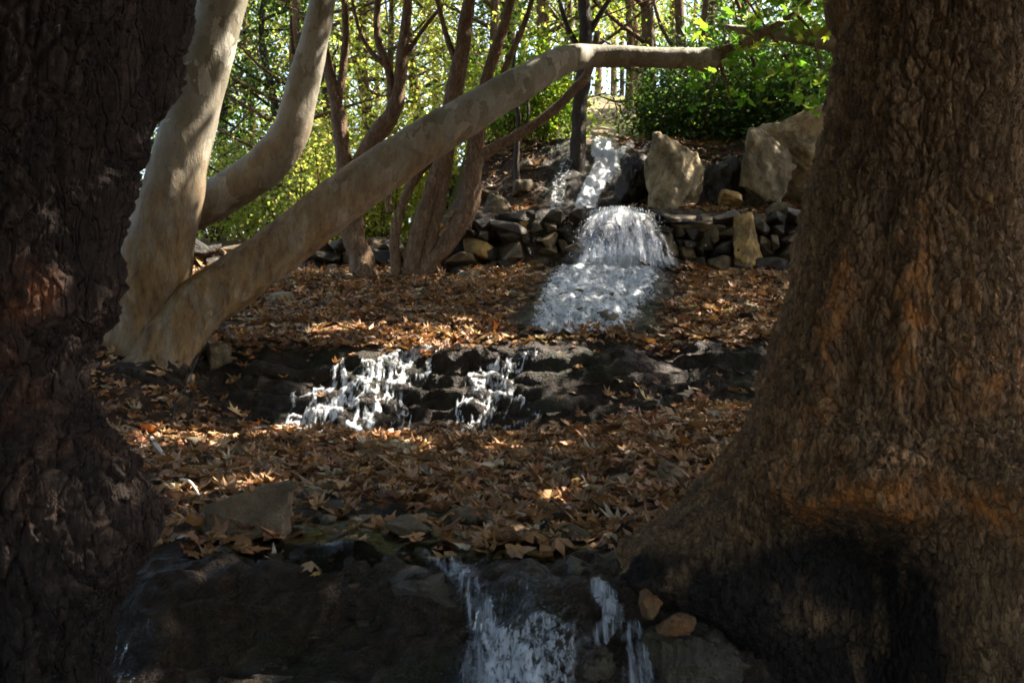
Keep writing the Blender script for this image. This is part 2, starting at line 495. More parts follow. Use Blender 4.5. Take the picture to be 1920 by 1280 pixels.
def rockiness(x, y):
    r = sstep(7.2, 7.42, y) * (1 - sstep(8.05, 8.3, y))
    r = np.maximum(r, 1 - sstep(3.9, 4.3, y))
    r = np.maximum(r, (1 - sstep(4.7, 5.1, y)) * sstep(-1.15, -0.95, x) * (1 - sstep(-0.1, 0.2, x)))
    xc = np.interp(y, [8.3, 10, 12], [0.55, 0.95, 1.30])
    r = np.maximum(r, (1 - sstep(0.5, 0.8, np.abs(x - xc))) * sstep(8.2, 8.4, y) * (1 - sstep(12, 12.2, y)))
    r = np.maximum(r, sstep(11.9, 12.0, y) * (1 - sstep(12.2, 12.4, y)) * sstep(-1.2, -0.6, x))
    r = np.maximum(r, sstep(0.2, 0.5, x) * (1 - sstep(2.0, 2.4, x)) * sstep(12.3, 12.6, y) * (1 - sstep(14.6, 15, y)))
    return r

def axis(cells):
    out = [cells[0][0]]
    for a, b, st in cells:
        n = max(1, int(round((b - a) / st)))
        out += list(a + (b - a) * (np.arange(n) + 1) / n)
    return np.array(out)
ax = axis([(-160, -30, 10), (-30, -9, 1.5), (-9, -4.2, 0.2), (-4.2, 3.6, 0.024), (3.6, 9, 0.2), (9, 30, 1.5), (30, 160, 10)])
ay = axis([(-60, -6, 6), (-6, 2.4, 0.5), (2.4, 3.2, 0.05), (3.2, 4.2, 0.016), (4.2, 7.3, 0.036), (7.3, 8.3, 0.012), (8.3, 11.9, 0.04), (11.9, 12.4, 0.015),
           (12.4, 14.6, 0.05), (14.6, 24, 0.25), (24, 60, 1.5), (60, 150, 9)])
GX, GY = np.meshgrid(ax, ay, indexing='xy')
GZ = base_height(GX, GY)
gp = np.stack([GX, GY, GZ], -1)
near = (sstep(-6, -4, GX) * (1 - sstep(3.6, 5, GX))) * sstep(2, 3, GY) * (1 - sstep(14, 18, GY))
rk = rockiness(GX, GY) * near
lump = fbm(gp * np.array([2.2, 2.2, 3.5]), 5, 0.55)
f1, f2, _ = worley(gp * np.array([6.0, 7.0, 9.0]))
pil = np.clip(0.75 - f1, -0.3, 0.75)
d = near * (0.035 + 0.02 * rk) * (0.75 + 0.25 * sstep(4.2, 5.0, GY)) * lump + rk * (0.020 * sstep(4.0, 5.0, GY) + 0.034) * (pil - 0.3) + rk * (0.02 + 0.02 * (1 - sstep(4, 4.4, GY))) * fbm(gp * np.array([7.0, 9.0, 16.0]), 4)
gzx = np.gradient(GZ, axis=1) / np.gradient(GX, axis=1)
gzy = np.gradient(GZ, axis=0) / np.gradient(GY, axis=0)
nrm = np.stack([-gzx, -gzy, np.ones_like(GZ)], -1)
nrm /= np.linalg.norm(nrm, axis=-1)[..., None]
gp = gp + nrm * d[..., None]
gp[..., 2] += (1 - near) * 0.35 * fbm(gp * 0.25, 4) * sstep(14, 20, np.abs(GY) + np.abs(GX))
gp[..., 2] += CZ
ny, nx = GX.shape
jj, ii = np.meshgrid(np.arange(ny - 1), np.arange(nx - 1), indexing='ij')
a0 = jj * nx + ii
GQ = np.stack([a0, a0 + 1, a0 + nx + 1, a0 + nx], -1).reshape(-1, 4)
far = sstep(14.5, 18, GY) + sstep(7, 12, np.abs(GX)) * 0
gm = mesh('ground', gp, GQ, attrs={'rock': rk, 'leafy': 1 - rk, 'far': np.clip(far, 0, 1)})
ground = obj('ground', gm, mat_ground(), kind='structure')
BVH = BVHTree.FromPolygons([tuple(p) for p in gp.reshape(-1, 3)], [tuple(q) for q in GQ.tolist()])
EYE = Vector((0, 0, CZ))

def hit(u, v):
    """where the line of sight through pixel (u, v) meets the ground"""
    dv = Vector(((u - 960) / FPX, 1, (640 - v) / FPX)).normalized()
    p, n, i, t = BVH.ray_cast(EYE, dv)
    return (p, n)
def drop(x, y):
    p, n, i, t = BVH.ray_cast(Vector((x, y, 90)), Vector((0, 0, -1)))
    return (p, n) if p is not None else (Vector((x, y, 0)), Vector((0, 0, 1)))
def gz(x, y):
    return drop(x, y)[0].z

# ------------------------------------------------------------------ leaf clouds
GAPS = []          # sun openings cut into the canopy: (point on the ground or trunk, radius)
def gap(p, r): GAPS.append((np.asarray(p, float), r))

def cull(c):
    keep = np.ones(len(c), bool)
    for p, r in GAPS:
        w = c - p
        t = w @ SUN
        dd = np.linalg.norm(w - t[:, None] * SUN, axis=1)
        keep &= ~((dd < r) & (t > 0.6))
    return keep

def leaf_cloud(name, cent, size, mat, rng, flat=0.5, cull_it=False, parent=None, palm=False, **kw):
    """one leaf at each point of cent: folded five-sided blades turned at random"""
    if cull_it and len(GAPS):
        cent = cent[cull(cent)]
    n = len(cent)
    s = size * rng.uniform(0.6, 1.3, n)
    nrmv = rng.normal(size=(n, 3)) * np.array([1, 1, 0.6]); nrmv[:, 2] = np.abs(nrmv[:, 2]) + flat
    nrmv /= np.linalg.norm(nrmv, axis=1)[:, None]
    t = rng.normal(size=(n, 3)); t[:, 2] -= 0.3
    t -= nrmv * np.sum(t * nrmv, 1)[:, None]; t /= np.linalg.norm(t, axis=1)[:, None]
    b = np.cross(nrmv, t)
    if palm:
        ou = np.array([[-.35, 0], [-.1, -.5], [.12, -.28], [.45, -.48], [.35, -.15], [.75, 0], [.35, .15], [.45, .48], [.12, .28], [-.1, .5]])
    else:
        ou = np.array([[-.5, 0], [-.05, -.3], [.5, 0], [-.05, .3]])
    m = len(ou)
    z = -0.25 * np.abs(ou[:, 1]) * 1.2
    V = cent[:, None] + s[:, None, None] * (t[:, None] * ou[None, :, 0:1] + b[:, None] * ou[None, :, 1:2] + nrmv[:, None] * z[None, :, None])
    base = np.arange(n)[:, None] * m
    if palm:
        tri = np.array([[0, 1, 2], [2, 3, 4], [4, 5, 6], [6, 7, 8], [8, 9, 0], [0, 2, 8], [2, 4, 6], [2, 6, 8]])
        T = (base[:, None] + tri[None]).reshape(-1, 3)
    else:
        tri = np.array([[0, 1, 2], [0, 2, 3]])
        T = (base[:, None] + tri[None]).reshape(-1, 3)
    me = mesh(name, V, None, T, smooth=False)
    return obj(name, me, mat, parent, **kw)

def blob_points(rng, clusters, per, sig):
    c = np.repeat(np.asarray(clusters, float), per, 0)
    return c + rng.normal(size=c.shape) * sig

def ellipsoid(rng, c, r, n, hollow=0.35):
    d = rng.normal(size=(n, 3)); d /= np.linalg.norm(d, axis=1)[:, None]
    q = (hollow + (1 - hollow) * rng.random(n)) ** 0.5
    return np.asarray(c) + d * q[:, None] * np.asarray(r)
# ------------------------------------------------------------------ openings cut so the sun reaches chosen spots
for u, v, r in ((650, 700, .16), (700, 690, .2), (760, 665, .2), (820, 660, .16), (620, 770, .16), (690, 740, .16), (590, 790, .12), (880, 680, .14), (930, 690, .17), (985, 668, .15),
                (900, 735, .13), (300, 830, .10), (400, 830, .07), (500, 825, .08), (470, 920, .06), (700, 835, .08), (340, 945, .07), (930, 632, .08), (1010, 958, .05),
                (1340, 590, .10), (1290, 668, .06), (1290, 740, .06), (760, 850, .06), (930, 860, .06), (1070, 660, .06)):
    p, n = hit(u, v)
    gap(p, r + .07)
for u, v, y, r in ((446, 40, 8.05, .16), (428, 120, 8.05, .13), (408, 185, 8.05, .12), (392, 280, 8.05, .13), (380, 335, 8.05, .12), (345, 372, 7.9, .02),
                   (545, 290, 8.6, .15), (520, 320, 8.6, .12), (580, 190, 8.6, .08), (590, 130, 8.6, .08), (1050, 100, 9.3, .10), (1080, 92, 9.3, .10), (1130, 90, 9.3, .12),
                   (1190, 90, 9.3, .12), (1250, 92, 9.3, .12), (1310, 95, 9.3, .15)):
    gap(at(u, v, y), r + (.12 if u > 700 else .05))
for u, v, r in ((1000, 1250, .06), (950, 1265, .08), (1142, 1155, .03), (1060, 1240, .05)):
    gap(hit(u, v)[0], r + .05)

# ------------------------------------------------------------------ the two big plane trunks in front
def big_trunk(name, prof, y0, nseg, nrow, feat, bark_s, bark_a, mat, parent, vtop, vbot):
    vs = np.concatenate([np.linspace(vtop, -60, 40, endpoint=False), np.linspace(-60, vbot, nrow - 40)])
    P = np.array(prof, float)
    L = np.interp(vs, P[:, 0], P[:, 1]); Rr = np.interp(vs, P[:, 0], P[:, 2])
    def sm(q):
        k = np.hanning(15); k /= k.sum()
        return np.convolve(np.pad(q, 7, mode='edge'), k, 'valid')
    L, Rr = sm(L), sm(Rr)
    z = CZ + (640 - vs) / FPX * y0
    cx = ((L + Rr) / 2 - 960) / FPX * y0
    r = (Rr - L) / 2 / FPX * y0
    q_ = np.linspace(0, 1, nseg, endpoint=False)
    th = np.where(q_ < .74, -np.pi - .25 + q_ / .74 * (np.pi + .5), .25 + (q_ - .74) / .26 * (np.pi - .5))     # more segments on the side that is seen
    th = (th + np.pi) % (2 * np.pi) - np.pi
    TH, VV = np.meshgrid(th, vs, indexing='xy')
    R0 = np.repeat(r[:, None], nseg, 1)
    dx, dy = np.cos(TH), np.sin(TH)
    pos = np.stack([cx[:, None] + dx * R0, y0 + dy * R0, np.repeat(z[:, None], nseg, 1)], -1)
    add, orange, darkening = feat(TH, VV, pos)
    R1 = R0 + add
    pos = np.stack([cx[:, None] + dx * R1, y0 + dy * R1, pos[..., 2]], -1)
    wv = pos + 0.03 * np.stack([fbm(pos * 5, 2), fbm(pos * 5 + 9, 2), fbm(pos * 5 + 19, 2)], -1) + 0.006 * np.stack([fbm(pos * 22, 3), fbm(pos * 22 + 9, 3), 2 * fbm(pos * 22 + 19, 3)], -1)
    f1, f2, cid = worley(wv * np.array(bark_s))
    plate = np.clip((f2 - f1) * 5.0, 0, 1) ** 0.7
    g1, g2, _ = worley(wv * np.array(bark_s) * 2.7 + 5)
    fine = np.clip((g2 - g1) * 2.2, 0, 1)
    orange = orange * np.clip(.15 + 1.5 * cid, 0, 1.3) * np.clip(.9 + .9 * fbm(pos * np.array([30, 30, 14]), 3), 0, 1.4)
    h = bark_a * (plate * (0.6 + 0.8 * cid) + 0.45 * fine + 0.7 * fbm(pos * np.array([14, 14, 6]), 3) + .35 * fbm(pos * np.array([60, 60, 25]), 3)) * (1 - 0.6 * np.clip(orange, 0, 1))
    h = h + 0.02 * fbm(pos * np.array([5, 5, 2.2]), 3)
    R2 = R1 + h
    pos = np.stack([cx[:, None] + dx * R2, y0 + dy * R2, pos[..., 2] + 0.25 * h], -1)
    k, j = np.meshgrid(np.arange(nrow - 1), np.arange(nseg), indexing='ij')
    a = k * nseg + j; b = k * nseg + (j + 1) % nseg
    Q = np.stack([a + nseg, b + nseg, b, a], -1).reshape(-1, 4)
    m = mesh(name, pos, Q, attrs={'plate': np.clip(.5 + .9 * (cid - .5) + .15 * fbm(pos * 40, 2), 0, 1), 'orange': np.clip(orange, 0, 1), 'darkening': np.clip(darkening, 0, 1)})
    return obj(name, m, mat, parent)

def adist(a, b):
    return np.abs((a - b + np.pi) % (2 * np.pi) - np.pi)
def G(x, s): return np.exp(-(x / s) ** 2)
D2R = np.pi / 180

def feat_right(TH, V, p):
    add = 0.03 * np.sin(3 * TH + V * 0.002) + 0.02 * np.sin(5 * TH + 1.3)
    # long root to the left
    root = np.interp(V, [500, 700, 800, 880, 940, 1000, 1040, 1090, 1130, 1160, 1200, 1280, 1400], [0, .03, .06, .14, .22, .36, .46, .50, .44, .34, .22, .15, .12])
    add = add + root * G(adist(TH, 172 * D2R), 0.55)
    add = add + 0.20 * sstep(750, 1200, V) * G(adist(TH, -70 * D2R), 0.30)          # standing root in front
    add = add + 0.16 * sstep(800, 1250, V) * G(adist(TH, -25 * D2R), 0.28)
    fur = G(adist(TH, -128 * D2R + 0.08 * np.sin(V * .006)), 0.07) * sstep(250, 420, V) * (1 - sstep(700, 800, V))
    add = add - 0.055 * fur
    rid = G(adist(TH, -112 * D2R), 0.10) * sstep(360, 480, V) * (1 - sstep(680, 760, V)) + 0.8 * G(adist(TH, -143 * D2R), 0.09) * sstep(380, 520, V) * (1 - sstep(760, 860, V))
    add = add + 0.035 * rid
    nz = fbm(p * 4, 3)
    bv = 880 + 60 * nz
    burl = G(V - bv + 20, 70) * sstep(-165 * D2R, -135 * D2R, TH) * (1 - sstep(-45 * D2R, -20 * D2R, TH))
    burl2 = G(V - 745, 45) * G(adist(TH, -48 * D2R), 0.20)
    burl3 = 0.6 * G(V - 395, 32) * G(adist(TH, -78 * D2R), 0.38)
    lip = 0.6 * G(V - 690 - 50 * nz, 40) * G(adist(TH, -80 * D2R), 0.5)
    add = add + 0.085 * burl * (1 + 0.7 * fbm(p * 7, 3) + .4 * np.sin(TH * 9 + 1)) + 0.09 * burl2 + 0.035 * burl3 + 0.03 * lip
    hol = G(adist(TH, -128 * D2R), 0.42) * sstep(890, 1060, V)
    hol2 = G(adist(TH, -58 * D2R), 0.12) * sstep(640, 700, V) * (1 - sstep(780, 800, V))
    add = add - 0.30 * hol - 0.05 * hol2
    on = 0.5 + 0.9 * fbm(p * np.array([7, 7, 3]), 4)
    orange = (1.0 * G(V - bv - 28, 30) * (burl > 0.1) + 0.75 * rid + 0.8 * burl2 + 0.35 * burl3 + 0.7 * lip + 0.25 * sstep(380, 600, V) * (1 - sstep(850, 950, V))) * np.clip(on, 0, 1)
    darkening = np.clip(1.8 * hol + 1.0 * sstep(960, 1080, V + 60 * nz) * (1 - sstep(-112 * D2R, -92 * D2R, TH)), 0, 1) * np.clip(1.05 + 0.9 * fbm(p * np.array([9, 9, 4]), 4), 0, 1)  # charred stain, with the hollow's shade painted into the colour
    return add, orange, np.clip(darkening * 1.05, 0, 1)

RT = thing('plane_tree', 'thick brown plane tree with plated bark, burls and hollow root on the right', 'tree', (1.45, 3.6, gz(1.45, 3.6)))
def under(o, parent):
    """attach a part that was built in world coordinates"""
    o.parent = parent
    o.matrix_parent_inverse = Matrix.Translation(parent.location).inverted() @ Matrix.Identity(4)
    return o
prof_r = [(-1500, 1690, 1890), (-600, 1660, 1900), (0, 1632, 1912), (100, 1604, 1908), (200, 1582, 1905), (300, 1562, 1905), (400, 1540, 1908), (500, 1515, 1915), (600, 1488, 1925),
          (700, 1465, 1935), (800, 1435, 1950), (900, 1415, 1965), (1000, 1405, 1985), (1100, 1400, 2000), (1280, 1400, 2015), (1500, 1400, 2030)]
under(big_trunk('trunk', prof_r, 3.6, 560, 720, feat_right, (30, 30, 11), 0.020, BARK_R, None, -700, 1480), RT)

def feat_left(TH, V, p):
    add = 0.04 * np.sin(4 * TH + V * 0.003) + 0.02 * np.sin(7 * TH)
    add = add + 0.05 * G(V - 1000, 120) * G(adist(TH, -20 * D2R), 0.5)
    fl = G(adist(TH, -42 * D2R), 0.2) * G(V - 565, 40)
    add = add + 0.035 * fl - 0.03 * G(adist(TH, -75 * D2R), 0.25) * sstep(600, 700, V) * (1 - sstep(850, 950, V))
    orange = 0.9 * fl * np.clip(0.8 + fbm(p * 8, 3), 0, 1) + 0.3 * G(V - 700, 150) * np.clip(fbm(p * 5, 3), 0, 1)
    return add, orange, 0.8 * sstep(1000, 1150, V)  # last value blackens the bark towards the foot
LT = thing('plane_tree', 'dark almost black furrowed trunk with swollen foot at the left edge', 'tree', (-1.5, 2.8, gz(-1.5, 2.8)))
prof_l = [(-1500, 60, 560), (-600, -60, 455), (0, -180, 355), (100, -200, 332), (200, -215, 300), (300, -225, 262), (400, -230, 232), (480, -235, 212), (540, -240, 228), (600, -240, 226),
          (650, -245, 192), (700, -250, 172), (740, -255, 180), (780, -260, 214), (830, -270, 254), (880, -280, 284), (950, -290, 305), (1000, -300, 300), (1050, -310, 284),
          (1080, -310, 284), (1130, -310, 268), (1200, -320, 250), (1280, -330, 238), (1600, -340, 230)]
prof_l = [(a, b, c - 70 + 16 * (850 < a < 1060)) for a, b, c in prof_l]
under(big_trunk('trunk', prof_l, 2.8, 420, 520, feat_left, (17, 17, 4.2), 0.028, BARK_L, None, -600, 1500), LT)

# the trunk standing just behind the right edge of the big one, and the slim one at its upper left
def stem(pts, y, rings=60, seg=16, wob=0.08, wf=4, disp=None):
    P, R = [], []
    for k, q in enumerate(pts):
        yy = y if np.isscalar(y) else np.interp(k / (len(pts) - 1), np.linspace(0, 1, len(y)), y)
        P.append(at(q[0], q[1], yy)); R.append(q[2] / 2 / FPX * yy)
    return tube(P, R, rings, seg, wob, wf, disp)
def bark_disp(a, s):
    def f(p):
        f1, f2, c = worley(p * np.array(s))
        return a * np.clip((f2 - f1) * 2, 0, 1)
    return f
def part(name, geo, mat, parent, attrs=None):
    V, Q, T = geo
    A = {'orange': np.zeros(len(V)), 'darkening': np.zeros(len(V)), 'plate': np.full(len(V), .5)}
    if attrs: A = attrs(V)
    m = mesh(name, V, Q, T, A)
    o = obj(name, m, mat)
    return under(o, parent)

t = thing('plane_tree', 'narrow strip of another brown trunk at the right edge', 'tree', (2.5, 4.4, gz(2.5, 4.4)))
part('trunk', stem([(2060, 1150, 330), (2050, 900, 330), (2030, 760, 310), (2025, 600, 250), (2020, 300, 240), (2020, -300, 200)], 4.4, 160, 90, .06, 4, bark_disp(.02, (16, 16, 6))), BARK_R, t)
t = thing('plane_tree', 'slim grey trunk rising behind the big right trunk near the top edge', 'tree', (3.3, 9.5, gz(3.3, 9.5)))
part('trunk', stem([(1640, 500, 70), (1620, 300, 62), (1598, 180, 56), (1585, 80, 52), (1570, 0, 50), (1550, -200, 40)], 9.5, 70, 24, .08, 3, bark_disp(.008, (14, 14, 4))), BARK_B, t)
part('branch', stem([(1590, 85, 34), (1540, 76, 32), (1480, 66, 26), (1420, 60, 20), (1360, 52, 12)], 9.5, 30, 12), WHITE, t, lambda V: {'low': np.zeros(len(V))})

# ------------------------------------------------------------------ the pale three-stemmed plane tree
WT = thing('plane_tree', 'pale smooth-barked plane tree with three stems, one leaning far over the stream', 'tree', (-2.9, 8.1, gz(-2.9, 8.1)))
def lowattr(V):
    zz = V[:, 2] - CZ
    return {'low': 1 - sstep(0.5, 2.3, zz + 0.35 * fbm(V * 2, 3) - 0.12 * np.maximum(V[:, 0] + 2.5, 0))}
wd = bark_disp(.006, (7, 7, 3))
part('stem', stem([(228, 800, 200), (243, 742, 172), (252, 690, 142), (272, 600, 132), (292, 500, 132), (310, 420, 120), (328, 340, 106), (350, 250, 98), (372, 170, 94), (394, 90, 90), (418, 0, 84), (445, -120, 78), (490, -400, 60)], 8.0, 150, 56, .07, 2.6, wd), WHITE, WT, lowattr)
part('stem', stem([(120, 640, 110), (185, 530, 100), (225, 470, 86), (300, 420, 80), (385, 382, 76), (450, 345, 74), (505, 305, 78), (545, 245, 68), (568, 160, 58), (588, 80, 52), (606, 0, 46), (640, -150, 40), (650, -350, 30)], 8.6, 130, 44, .06, 2.6, wd), WHITE, WT, lowattr)
part('stem', stem([(246, 785, 165), (270, 732, 145), (296, 690, 126), (330, 625, 112), (375, 570, 104), (450, 520, 98), (560, 437, 94), (700, 330, 88), (850, 232, 76), (960, 166, 64), (1030, 126, 56), (1070, 110, 48), (1110, 106, 42), (1200, 107, 38), (1290, 110, 38), (1325, 112, 42), (1345, 108, 30)], [7.7, 8.0, 8.6, 9.3, 9.3], 240, 48, .07, 2.6, wd), WHITE, WT, lowattr)
part('branch', stem([(1320, 112, 34), (1350, 100, 26), (1390, 86, 20), (1440, 58, 14), (1490, 25, 10), (1540, -20, 8)], 9.3, 30, 12, .1), BARK_B, WT)

# ------------------------------------------------------------------ slender multi-stemmed trees beside the waterfall
def clump(label, base, y, stems, mat=BARK_B, seg=14):
    b = at(*base, y)
    t = thing('slender_tree', label, 'tree', (b[0], y, gz(b[0], y)))
    for name, pts in stems:
        pts2 = list(pts)
        if name == 'stem':
            q = pts2[0]
            pts2 = [(q[0] + 3, q[1] + 45, q[2] * 1.35)] + pts2
        pts2 = [(q0[0], q0[1], q0[2] * .84) for q0 in pts2]
        part(name, stem(pts2, y, 60 if name == 'stem' else 36, seg if name == 'stem' else 8, .16, 5), mat, t)
    return t
c1 = clump('slender brown tree forking above its bend, left of the dense stem cluster', (690, 540), 12.0, [
    ('stem', [(688, 535, 66), (672, 470, 52), (652, 420, 46), (648, 350, 38), (640, 260, 34), (630, 190, 30), (612, 110, 22), (600, 40, 18), (580, -80, 14)]),
    ('branch', [(632, 200, 24), (644, 120, 18), (648, 50, 16), (640, -60, 12)]),
    ('stem', [(680, 535, 40), (668, 440, 40), (670, 330, 40), (700, 262, 42), (735, 215, 38), (748, 160, 30), (756, 80, 24), (765, 0, 20), (760, -100, 14)]),
    ('branch', [(738, 200, 24), (728, 130, 18), (708, 70, 16), (708, 0, 14), (715, -80, 10)]),
    ('branch', [(728, 130, 12), (690, 90, 10), (672, 50, 8), (660, 0, 7)]),
    ('branch', [(752, 120, 12), (790, 60, 10), (830, 10, 8)])])
c2 = clump('cluster of red-brown stems fanning up from one foot beside the stone wall', (785, 535), 11.9, [
    ('stem', [(768, 525, 44), (785, 440, 40), (812, 350, 38), (838, 270, 40), (850, 180, 40), (866, 100, 36), (880, 0, 30), (900, -120, 22)]),
    ('stem', [(795, 515, 40), (842, 452, 40), (876, 395, 44), (886, 330, 44), (892, 270, 40), (902, 200, 30), (918, 130, 26), (945, 50, 22), (965, -30, 18)]),
    ('branch', [(893, 295, 34), (930, 275, 26), (985, 245, 24), (1040, 205, 22), (1080, 165, 22), (1105, 130, 18), (1120, 60, 12)]),
    ('stem', [(745, 530, 26), (740, 450, 24), (752, 390, 22), (775, 340, 22), (800, 310, 18), (860, 260, 14), (930, 210, 10)]),
    ('stem', [(790, 520, 34), (812, 430, 30), (828, 360, 30), (838, 300, 28), (850, 240, 20)]),
    ('branch', [(815, 420, 20), (818, 370, 12), (806, 330, 9)]),
    ('branch', [(905, 190, 20), (930, 165, 16), (955, 110, 14), (985, 40, 12), (1010, -40, 9)]),
    ('branch', [(860, 130, 18), (835, 60, 13), (820, 0, 10)]),
    ('branch', [(730, 400, 18), (728, 350, 12), (722, 300, 8)])])
c3 = clump('thin dark sapling between the stem cluster and the upper cascade', (970, 400), 13.4, [
    ('stem', [(972, 370, 16), (968, 300, 14), (972, 220, 12), (960, 160, 9), (970, 60, 6)]),
    ('branch', [(970, 270, 10), (990, 220, 7), (985, 150, 5)])], BARK_D, 8)
c4 = clump('dark wet trunk standing in the upper cascade', (1083, 350), 13.9, [
    ('stem', [(1082, 330, 42), (1084, 270, 36), (1086, 210, 33), (1094, 140, 34), (1098, 60, 30), (1090, -60, 24)]),
    ('branch', [(1094, 80, 16), (1130, 20, 12), (1180, -60, 8)]),
    ('branch', [(1090, 100, 14), (1060, 40, 10), (1040, -40, 8)])], BARK_D)
c5 = clump('thin brown trees rising behind the end of the leaning stem', (1290, 260), 16.0, [
    ('stem', [(1285, 240, 26), (1282, 150, 24), (1276, 60, 22), (1270, -60, 18)]),
    ('stem', [(1300, 240, 20), (1305, 150, 18), (1318, 60, 16), (1330, -60, 12)]),
    ('branch', [(1280, 120, 12), (1240, 50, 9), (1220, -20, 7)])], BARK_B, 10)
for ty, lab, pts in ((11.5, 'thin leaning dead sapling under the pale leaning stem', [(735, 330, 7), (690, 200, 6), (640, 60, 5)]),):
    pass

# crowns of those trees (above and at the top edge of the picture)
rng = np.random.default_rng(21)
def crown(parent, centre, rad, n, size, mat, ncl=40, sig=0.55, name='crown', cullit=True, palm=False, hollow=0.2):
    cl = ellipsoid(rng, centre, rad, ncl, hollow)
    pts = blob_points(rng, cl, max(1, n // ncl), sig)
    o = leaf_cloud(name, pts, size, mat, rng, 0.5, cullit, palm=palm)
    return under(o, parent)
crown(RT, (2.6, 4.6, 7.0), (4.2, 4.0, 1.8), 22000, .19, CANOPY, 70, .6)
crown(LT, (-2.0, 2.6, 6.6), (4.0, 4.0, 1.8), 16000, .19, CANOPY, 70, .6)
crown(WT, (-2.0, 9.2, 8.4), (3.6, 4.2, 1.6), 9000, .19, CANOPY, 60, .6)
crown(WT, (0.8, 9.6, 8.0), (3.2, 2.6, 1.0), 9000, .19, CANOPY, 60, .5)  # extra crown added above the view to shade the pale tree's foot
crown(c2, (1.6, 11.6, 8.6), (3.0, 1.8, 1.3), 5000, .16, CANOPY, 50, .6)
crown(c1, (-2.2, 11.5, 8.6), (1.5, 1.5, .8), 1200, .14, CANOPY, 20, .5)
crown(c4, (2.4, 14.4, 8.6), (1.2, 1.2, .8), 900, .13, CANOPY, 16, .4)
# trees added out of view, whose crowns close the canopy and shade the stream
def offside(label, x, y, cr, rad, n, h=7.5, lean=(0, 0)):
    t = thing('plane_tree', label, 'tree', (x, y, gz(x, y)), 'plane trees closing the canopy around the stream')
    z0 = gz(x, y)
    P = [(x, y, z0 - .3), (x + lean[0] * .3, y + lean[1] * .3, z0 + 2.5), (x + lean[0], y + lean[1], z0 + h)]
    part('trunk', tube(P, [.5, .33, .16], 24, 16, .1, 3), BARK_R, t)
    for k in range(5):
        a = k * 1.26 + x
        e = (cr[0] + rad[0] * .6 * math.cos(a), cr[1] + rad[1] * .6 * math.sin(a), cr[2])
        part('limb', tube([P[1], ((P[2][0] + e[0]) / 2, (P[2][1] + e[1]) / 2, z0 + h * .75), e], [.16, .10, .03], 14, 8, .1, 3), BARK_R, t)
    crown(t, cr, rad, n, .19, CANOPY, 70, .65)
OFF = 'plane tree outside the picture whose crown shades the stream'
offside(OFF, 7.0, 8.0, (5.5, 8.5, 7.6), (3.6, 3.6, 1.8), 13000)
offside(OFF, 8.5, 13.5, (6.8, 13.0, 10.2), (3.8, 3.6, 2.0), 9000, 9)
offside(OFF, -6.5, 5.0, (-6.0, 5.5, 7.0), (3.0, 4.0, 2.4), 7000)
offside(OFF, -1.0, -4.0, (-0.5, -2.0, 6.0), (5.0, 4.0, 2.5), 15000, 6)
offside(OFF, 6.5, 0.5, (7.0, 2.0, 8.0), (3.0, 4.0, 1.5), 11000, 6)
offside(OFF, -7.0, -1.5, (-6.5, -0.5, 5.2), (3.0, 4.0, 2.8), 15000, 6)

# ------------------------------------------------------------------ wood behind: prototypes and copies
def proto_tree(label, h, nlimb, mat_b, mat_l, nleaf, size, spread, seed, low=0.35, thin=0.09):
    r = np.random.default_rng(seed)
    t = thing('forest_tree', label, 'tree', (0, 0, 0), 'trees of the sunlit wood behind the waterfall')
    P = [np.array([0, 0, -0.4])]
    for k in range(1, 6):
        P.append(np.array([r.normal() * .12 * k * .4, r.normal() * .12 * k * .4, h * k / 5 * .95]))
    W = Parts()
    W.add(*tube(P, [thin * 1.4, thin, thin * .85, thin * .65, thin * .4, .012], 26, 9, .12, 4))
    cl = []
    for k in range(nlimb):
        f = low + (0.97 - low) * (k + r.random() * .8) / nlimb
        b = catmull(P, 50)[int(f * 49)]
        a = r.random() * 6.283
        ln = spread * (1.15 - 0.6 * abs(f - .6)) * r.uniform(.6, 1.15)
        e = b + np.array([math.cos(a) * ln, math.sin(a) * ln, ln * r.uniform(.15, .75)])
        mid = (b + e) / 2 + np.array([0, 0, -.06 * ln]) + r.normal(size=3) * .08
        W.add(*tube([b, mid, e], [thin * .45, thin * .28, .008], 9, 5, .1, 4))
        for q in range(3):
            s0 = b + (e - b) * r.uniform(.4, .9)
            e2 = s0 + r.normal(size=3) * ln * .33
            W.add(*tube([s0, (s0 + e2) / 2 + r.normal(size=3) * .04, e2], [thin * .18, thin * .1, .004], 5, 4))
            cl.append(e2)
        cl += [e, (b + 2 * e) / 3]
    m = W.mesh('trunk')
    obj('trunk', m, mat_b, t)
    pts = blob_points(r, cl, max(1, nleaf // len(cl)), spread * .12)
    leaf_cloud('crown', pts, size, mat_l, r, 0.3, parent=t)
    return t
def proto_shrub(label, h, w, mat_l, n, size, seed, group, name='shrub'):
    r = np.random.default_rng(seed)
    t = thing(name, label, 'shrub', (0, 0, 0), group)
    W = Parts(); cl = []
    for k in range(12):
        a = r.random() * 6.283; q = r.uniform(.3, 1) * w
        e = np.array([math.cos(a) * q, math.sin(a) * q, h * r.uniform(.45, 1)])
        W.add(*tube([(0, 0, -.2), e * .5 + r.normal(size=3) * .06, e], [.025, .016, .005], 9, 5))
        cl += [e, e * .75 + r.normal(size=3) * .1, e * .5 + r.normal(size=3) * .14, e * np.array([.9, .9, .3])]
    obj('stem', W.mesh('stem'), BARK_B, t)
    leaf_cloud('foliage', blob_points(r, cl, max(1, n // len(cl)), w * .22), size, mat_l, r, 0.3, parent=t)
    return t
def copy_tree(o, loc, rz, sc, label=None):
    c = o.copy(); COL.objects.link(c)
    c.location = loc; c.rotation_euler.z = rz; c.scale = (sc, sc, sc)
    if label: c['label'] = label
    for ch in list(o.children):
        k = ch.copy(); COL.objects.link(k); k.parent = c
    return c
WOOD = 'slender leafy tree in the sunlit wood behind the waterfall'
